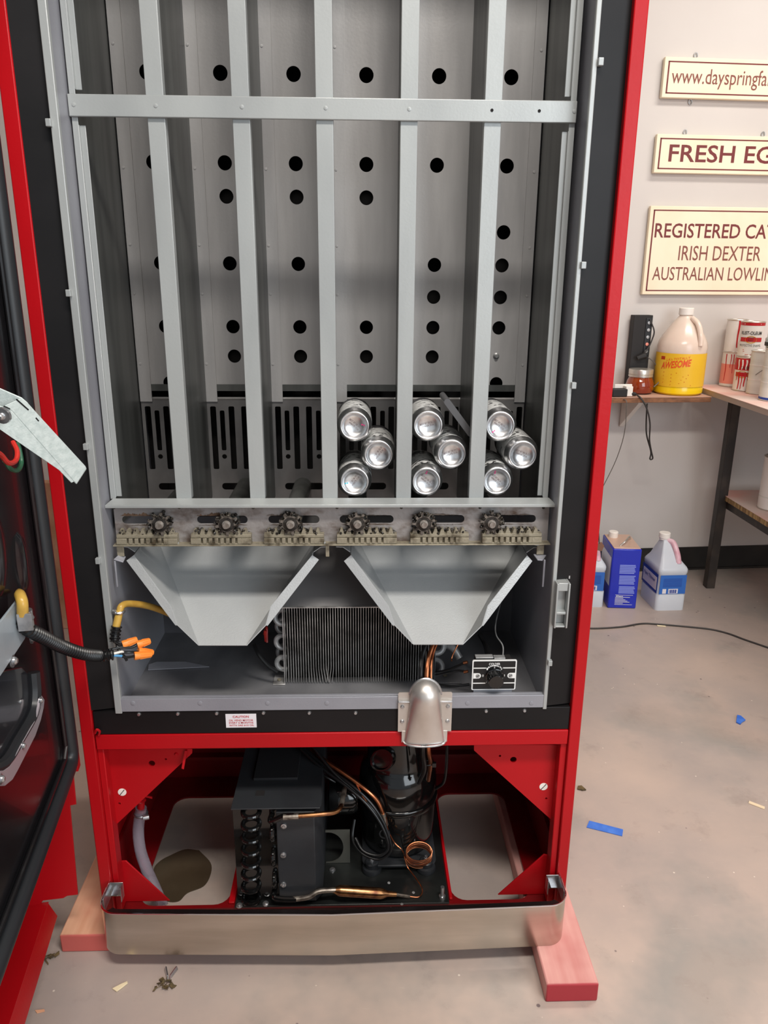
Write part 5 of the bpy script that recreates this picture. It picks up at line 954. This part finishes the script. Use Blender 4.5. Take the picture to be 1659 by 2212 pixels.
cv2 = decal(c2_, .0370, None); drips(cv2, t2, REDC, ((.008, .007, .098),), RH - .006)
x2, y2 = PT(1606, 846, .040)
for lvl in (0, 1):
    z0 = TZ + lvl * (RH + .002); t, c = tin('white enamel can with red drips at the table front' if lvl == 0 else 'clean white enamel can with yellow oval, topmost at the table front', x2, y2, z0, .040, RH, [(RH * .62, RH - .004, REDC, 'red_band')] if lvl == 0 else [(RH * .90, RH * .99, REDC, 'red_band')], 'cans stacked on the table')
    cvx = decal(c, .0412, None)
    b_ = MB(); b_.strip([(q, 0, RH * .44) for q in [-.04 + .008 * k for k in range(11)]], [(q, 0, RH * .56) for q in [-.04 + .008 * k for k in range(11)]]); o = b_.build('red_stripe', REDC, t, smooth=False); cvx(o)
    cvx = decal(c, .0416, None); o = plate('yellow_oval', [(q[0] * 1.0, RH * .5 + (q[1]) * .62) for q in circ(0 if lvl else -.014, 0, .020)], [], .0005, (0, 0, 0), XA, ZA, YOV, t); cvx(o)
    cvx = decal(c, .0420, None)
    if lvl: cvx(text('RUST-OLEUM', (-.038, 0, RH * .64), XA, ZA, .074, .012, BLKT, t, off=.02)); cvx(text('PROTECTIVE ENAMEL', (-.040, 0, RH * .30), XA, ZA, .080, .008, BLKT, t)); o = bars([(-.024, RH * .20, .048, .002), (-.022, RH * .15, .044, .002), (-.014, RH * .06, .028, .002)], (0, 0, 0), XA, ZA, SALMON, t); cvx(o); cvx(text('STOPS', (-.010, 0, RH * .53), XA, ZA, .02, .005, BLKT, t)); cvx(text('RUST', (-.009, 0, RH * .46), XA, ZA, .018, .006, BLKT, t)); o = bars([(-.030, RH * .93, .060, .003)], (0, 0, 0), XA, ZA, CANW, t); cvx(o)
    else: cvx(text('OLEUM', (-.02, 0, RH * .66), XA, ZA, .044, .010, BLKT, t)); drips(cvx, t, REDC, tuple((-.034 + .0105 * k, .004 + .002 * (k % 2), .03 + .02 * ((k * 7) % 4)) for k in range(7)), RH * .56); drips(cvx, t, CANW, tuple((-.03 + .014 * k, .006, .035) for k in range(5)), RH * .93)
x3, y3 = PT(1634, 853, .036); t, c = tin('plain grey-white tin at the front of the table, beside the enamel cans', x3, y3, TZ, .036, .150, [(.05, .054, CANW, 'ridge'), (.1, .104, CANW, 'ridge')], 'white tins at the table edge', body=CANG)
x4, y4 = PT(1672, 869, .050); t, c = tin('taller white tin at the right edge of the table', x4, y4, TZ, .050, .172, [(.0, .012, BLUED, 'blue_foot'), (.06, .0635, CANW, 'ridge'), (.11, .1135, CANW, 'ridge')], 'white tins at the table edge', body=CANG)
t = thing('clear_bottle', 'clear plastic bottle standing on top of the taller white tin', 'bottle', (x4, y4, TZ + .175)); c = Vector((x4, y4, TZ + .175))
MB().lathe([(0, .001), (.052, .001), (.055, .01), (.055, .03), (.050, .034), (.050, .13), (.046, .16), (.030, .185), (.022, .20), (0, .20)], c, ZA, 26).build('bottle_body', CLEARB, t)
MB().lathe([(.056, .006), (.056, .018)], c, ZA, 26).build('dark_band', PLBLK, t); MB().tube([c + Vector((-.05, -.02, .105)), c + Vector((-.02, -.052, .085)), c + Vector((.03, -.05, .08))], .003, 6).build('white_strap', WHITE, t)
x5, y5 = PZ(1668, 1098, .38).x, PZ(1668, 1098, .38).y; tin('white tin on the lower shelf of the work table', x5, y5, .38, .05, .19, [(.045, .049, CANG, 'ridge')], None)
MB().tube(cr([Vector((x3 - .03, y3 - .03, TZ + .07)), Vector((x3 - .01, y3 - .042, TZ + .09)), Vector((x3 + .02, y3 - .045, TZ + .11))], 5), .0012, 5).build('wire_handle', CORDG, tb)

# ------------------------------------------------------------------ things on the floor by the wall
b0 = PZ(1312, 1313.5, 0); b1 = PZ(1373, 1315, 0); fx = (b1 - b0).normalized(); fx.z = 0; fy = ZA.cross(fx); tw_ = (b1 - b0).length; td = .165; thg = .232
st = thing('solvent_tin', 'rectangular blue solvent tin with cream cap on the floor', 'tin', b0)
b = MB(); b.obox(b0, fx * tw_, fy * td, ZA * thg); body = b.build('tin_body', TIN, st, bevel=.004)
b = MB(); b.obox(b0 + fx * .004 + fy * .004 + ZA * thg, fx * (tw_ - .008), fy * (td - .008), ZA * .003); b.build('tin_top', TINTOP, st, bevel=.001)
cp_ = b0 + fx * .030 + fy * (td - .035) + ZA * (thg + .003); MB().lathe([(.017, 0), (.0175, .020), (.0155, .022), (0, .022)], cp_, ZA, 20).build('tin_cap', WHITE, st)
h_ = b0 + fx * (tw_ * .5) + ZA * (thg + .003); MB().tube(cr([h_ + fy * .03 - fx * .02, h_ + fy * .035 + ZA * .018, h_ + fy * .07 + fx * .02 + ZA * .022, h_ + fy * .095 + fx * .03 + ZA * .012, h_ + fy * .10 + fx * .035], 6), .003, 8).build('tin_handle', LIDM, st)
rws = []
for blk, (yb, n_, hh) in enumerate(((.138, 6, .034), (.096, 6, .034), (.060, 5, .028))):
    for k in range(n_): rws.append((.030 + .002 * blk, yb + .006 * k, .054 + .006 * ((k * 5 + blk) % 3) / 3, .0044))
rws2 = [(.024, .053, .064, .0012), (.024, .015, .064, .0012)] + [(.024, .020 + .0048 * k, .030 + .008 * ((k * 3) % 4), .0016) for k in range(6)]
bars(rws, b0 - fy * .0003, fx, ZA, PALEB, body); bars(rws2, b0 - fy * .0003, fx, ZA, TWHITE, body)
text('Klean', b0 + fx * .028 + ZA * .045 - fy * .0003, fx, ZA, .024, .007, TWHITE, body, off=.02)
b = MB(); b.obox(b0 + fy * .012 - fx * .0004 + ZA * .085, fx * -.0003, fy * (td - .024), ZA * .110); b.build('side_label', LABW, st, smooth=False)
def fjug(label, px, w_, d_, h_, front=None):
    ux = fx; uy = fy; o = PZ(*px, 0) if px else PZ(1303, 1312, 0) - fx * w_
    if front: ux = (PZ(*front, 0) - o); ux.z = 0; ux.normalize(); uy = ZA.cross(ux)
    t = thing('thinner_jug', label, 'jug', o, 'milky thinner jugs on the floor'); b_ = MB()
    lv = [(0, 0.0), (.0, .002), (.0, .060), (.002, .064), (.002, .140), (.0, .146), (.0, .158), (.004, .166)]
    rings = []
    def ring(ins, z, dx=0, wy=1.0):
        pts = rrect(ins, ins, w_ - ins, d_ - ins, .014, 4); return [o + ux * p[0] + uy * p[1] + ZA * z for p in pts]
    for ins, z in lv: rings.append(ring(ins, z))
    cen = o + ux * w_ * .42 + uy * d_ * .62
    for f, z in ((.22, .182), (.46, .212), (.70, .240), (.80, .250)):
        rings.append([p.lerp(Vector((cen.x, cen.y, p.z)), f) for p in [q + ZA * (z - .166) for q in ring(.004, .166)]])
    n_ = len(rings[0])
    for r_ in rings: b_.v += r_
    for i_ in range(len(rings) - 1):
        for k in range(n_): b_.f.append((i_ * n_ + k, i_ * n_ + (k + 1) % n_, (i_ + 1) * n_ + (k + 1) % n_, (i_ + 1) * n_ + k))
    b_.f.append(tuple(range(n_))[::-1]); b_.f.append(tuple((len(rings) - 1) * n_ + k for k in range(n_)))
    b_.build('jug_body', MILK, t, ang=50)
    MB().lathe([(.018, 0), (.0185, .006), (.0205, .008), (.0205, .024), (.019, .026), (0, .026)], Vector((cen.x, cen.y, .246)), ZA, 22).build('jug_cap', WHITE, t)
    MB().tube(cr([cen + ux * .008 - uy * .012 + ZA * .244, cen + ux * .022 - uy * .030 + ZA * .240, cen + ux * .030 - uy * .055 + ZA * .206, cen + ux * .032 - uy * .070 + ZA * .174], 8), .0105, 12).build('jug_handle', mat('pink_stained_plastic', (226, 196, 204), .35, c2=(208, 150, 164), nscale=(22, 22, 22)), t)
    e = .0006
    b_ = MB(); b_.obox(o + ZA * .066 - uy * e + ux * .006, ux * (w_ - .012), uy * .0005, ZA * .073); f_ = b_.build('blue_front_label', BLUEL, t, smooth=False)
    b_ = MB(); b_.obox(o + ZA * .066 - ux * e + uy * .006, ux * .0005, uy * (d_ - .012), ZA * .073); s_ = b_.build('blue_side_label', BLUED, t, smooth=False)
    b_ = MB(); b_.obox(o + ZA * .076 - ux * (e + .0006) + uy * .014, ux * .0005, uy * (d_ - .03), ZA * .050); b_.build('white_side_panel', LABW, s_, smooth=False)
    text('Paint Thinner', o + ZA * .104 - ux * (e + .0012) + uy * (d_ - .026), -uy, ZA, d_ - .05, .013, BLUED, s_, off=.015)
    b_ = MB(); b_.obox(o + ZA * .068 - uy * (e + .0004) + ux * .040, ux * .036, uy * .0003, ZA * .018); b_.obox(o + ZA * .068 - uy * (e + .0004) + ux * .018, ux * .014, uy * .0003, ZA * .018); b_.build('barcode_panel', LABW, f_, smooth=False)
    bars([(.043 + .0029 * k, .070, .0011 + .0007 * (k % 3), .013) for k in range(10)], o - uy * (e + .0008), ux, ZA, BLUED, f_)
    bars([(.018, .094 + .005 * k, .070, .0016) for k in range(7)], o - uy * e, ux, ZA, BLUED, f_)
    return t
fjug('milky jug with blue label and pink-stained handle, right of the blue solvent tin', (1415, 1319.5), .1100, .150, .27, (1476, 1318))
fjug('milky jug with blue label half hidden behind the red machine post', None, .1060, .150, .27)
rb = thing('brown_ribbon', 'brown tag hanging over the half hidden milky jug', 'tag', PZ(1290, 1200, .2)); 
b = MB(); p = PY(1296, 1182, 1.44); b.prism([p + Vector((dx, 0, dz)) for dx, dz in ((-.012, .012), (.004, .020), (.016, .004), (.008, -.016), (-.010, -.012))], (0, .003, 0)); b.build('tag_plate', mat('brown_leather', (128, 92, 74), .6), rb, bevel=.001); MB().tube(cr([p + Vector((-.004, 0, .014)), PY(1293, 1150, 1.45), PY(1290, 1128, 1.45)], 5), .002, 6).build('tag_string', CORD, rb)
b = MB(); b.tube(cr([Vector((p.x, p.y, .003)) for p in [PZ(x, y, 0) for x, y in ((1230, 1352), (1275, 1359), (1340, 1356), (1385, 1349), (1420, 1350), (1500, 1357), (1540, 1362), (1575, 1371), (1610, 1384), (1680, 1408))]], 8), .0032, 6); tag(b.build('floor_cord', CORD, None), 'thin dark cord lying across the floor below the jugs', 'cord')
p = PZ(1428, 1353, 0); b = MB(); b.obox(Vector((p.x - .014, p.y - .002, .001)), (.028, -.006, 0), (.001, .008, 0), (0, 0, .002)); tag(b.build('yellow_chip', CHIP, None), 'pale yellow sliver beside the dark floor cord', 'scrap')
# board leaning seen in the gap between door and machine
b = MB(); b.box(-1.05, 1.30, 0, -.78, 1.34, .52); tag(b.build('wooden_board', BOARD, None, bevel=.002), 'pinkish wooden board upright behind the machine, seen past the door gasket', 'board')

# ------------------------------------------------------------------ scraps on the floor
def scrap(nm, px, m, label, cat, th_=.0012, jag=0.0):
    pts = [PZ(x, y, 0) for x, y in px]; b_ = MB(); b_.prism([Vector((p.x, p.y, .0006 + jag * random.random())) for p in pts], (0, 0, th_)); return tag(b_.build(nm, m, None, smooth=False), label, cat)
scrap('tape_strip', [(1273, 1774), (1346, 1793), (1344, 1807), (1267, 1788)], BTAPE, 'long strip of blue masking tape on the floor right of the machine', 'tape')
scrap('tape_scrap', [(1592, 1547), (1600, 1549), (1610, 1558), (1603, 1562), (1599, 1566), (1590, 1562)], BTAPE, 'small crumpled piece of blue masking tape far right on the floor', 'tape', .003, .002)
scrap('tape_scrap', [(1618, 1731), (1652, 1744), (1651, 1749), (1617, 1736)], YTAPE, 'short strip of beige tape at the right edge of the floor', 'tape')
scrap('leaf_scrap', [(1248, 1700), (1256, 1699), (1266, 1708), (1258, 1709), (1247, 1706)], LEAFB, 'small dry leaf crumb beside the right red post', 'debris', .003)
def clump(label, x, y, R, m, n=26):
    p = PZ(x, y, 0); b_ = MB()
    for k in range(n):
        a_ = random.uniform(0, 6.28); r_ = R * math.sqrt(random.random()); s = random.uniform(.0025, .0055); o = Vector((p.x + r_ * math.cos(a_) * 1.2, p.y + r_ * math.sin(a_) * .8, random.uniform(.0012, .005)))
        d_ = Vector((random.uniform(-1, 1), random.uniform(-1, 1), random.uniform(-.25, .25))) * s * 1.6; e_ = Vector((random.uniform(-1, 1), random.uniform(-1, 1), random.uniform(-.3, .3))) * s * 1.2; b_.obox(o, d_, e_, (0, 0, .0012))
    return tag(b_.build('dirt_clump', m, None, smooth=False), label, 'debris')
clump('dark brown dirt clump on the floor in front of the kick plate', 356, 2131, .012, LEAFB)
clump('small brown dirt clump near the left pine block', 106, 2071, .010, LEAFB, 16)
p = PZ(367, 2106, 0); b = MB()
for s in (-1, 1): b.prism([Vector((p.x + s * .001, p.y - .010, .001)), Vector((p.x + s * .010, p.y + .010, .001)), Vector((p.x + s * .008, p.y + .012, .006)), Vector((p.x + s * .001, p.y - .006, .006))], (s * .002, 0, .0005))
tag(b.build('metal_clip', STEEL, None), 'grey v-shaped metal clip on the floor before the kick plate', 'clip')
scrap('wood_chip', [(243, 2138), (262, 2128), (275, 2122), (276, 2126), (262, 2137), (252, 2144)], CHIP, 'pale splinter on the floor left of the dirt clump', 'debris', .002, .001)
scrap('wood_chip', [(76, 2184), (96, 2182), (97, 2186), (80, 2190)], PINKW, 'orange wood sliver on the floor near the red door lip', 'debris', .0015)
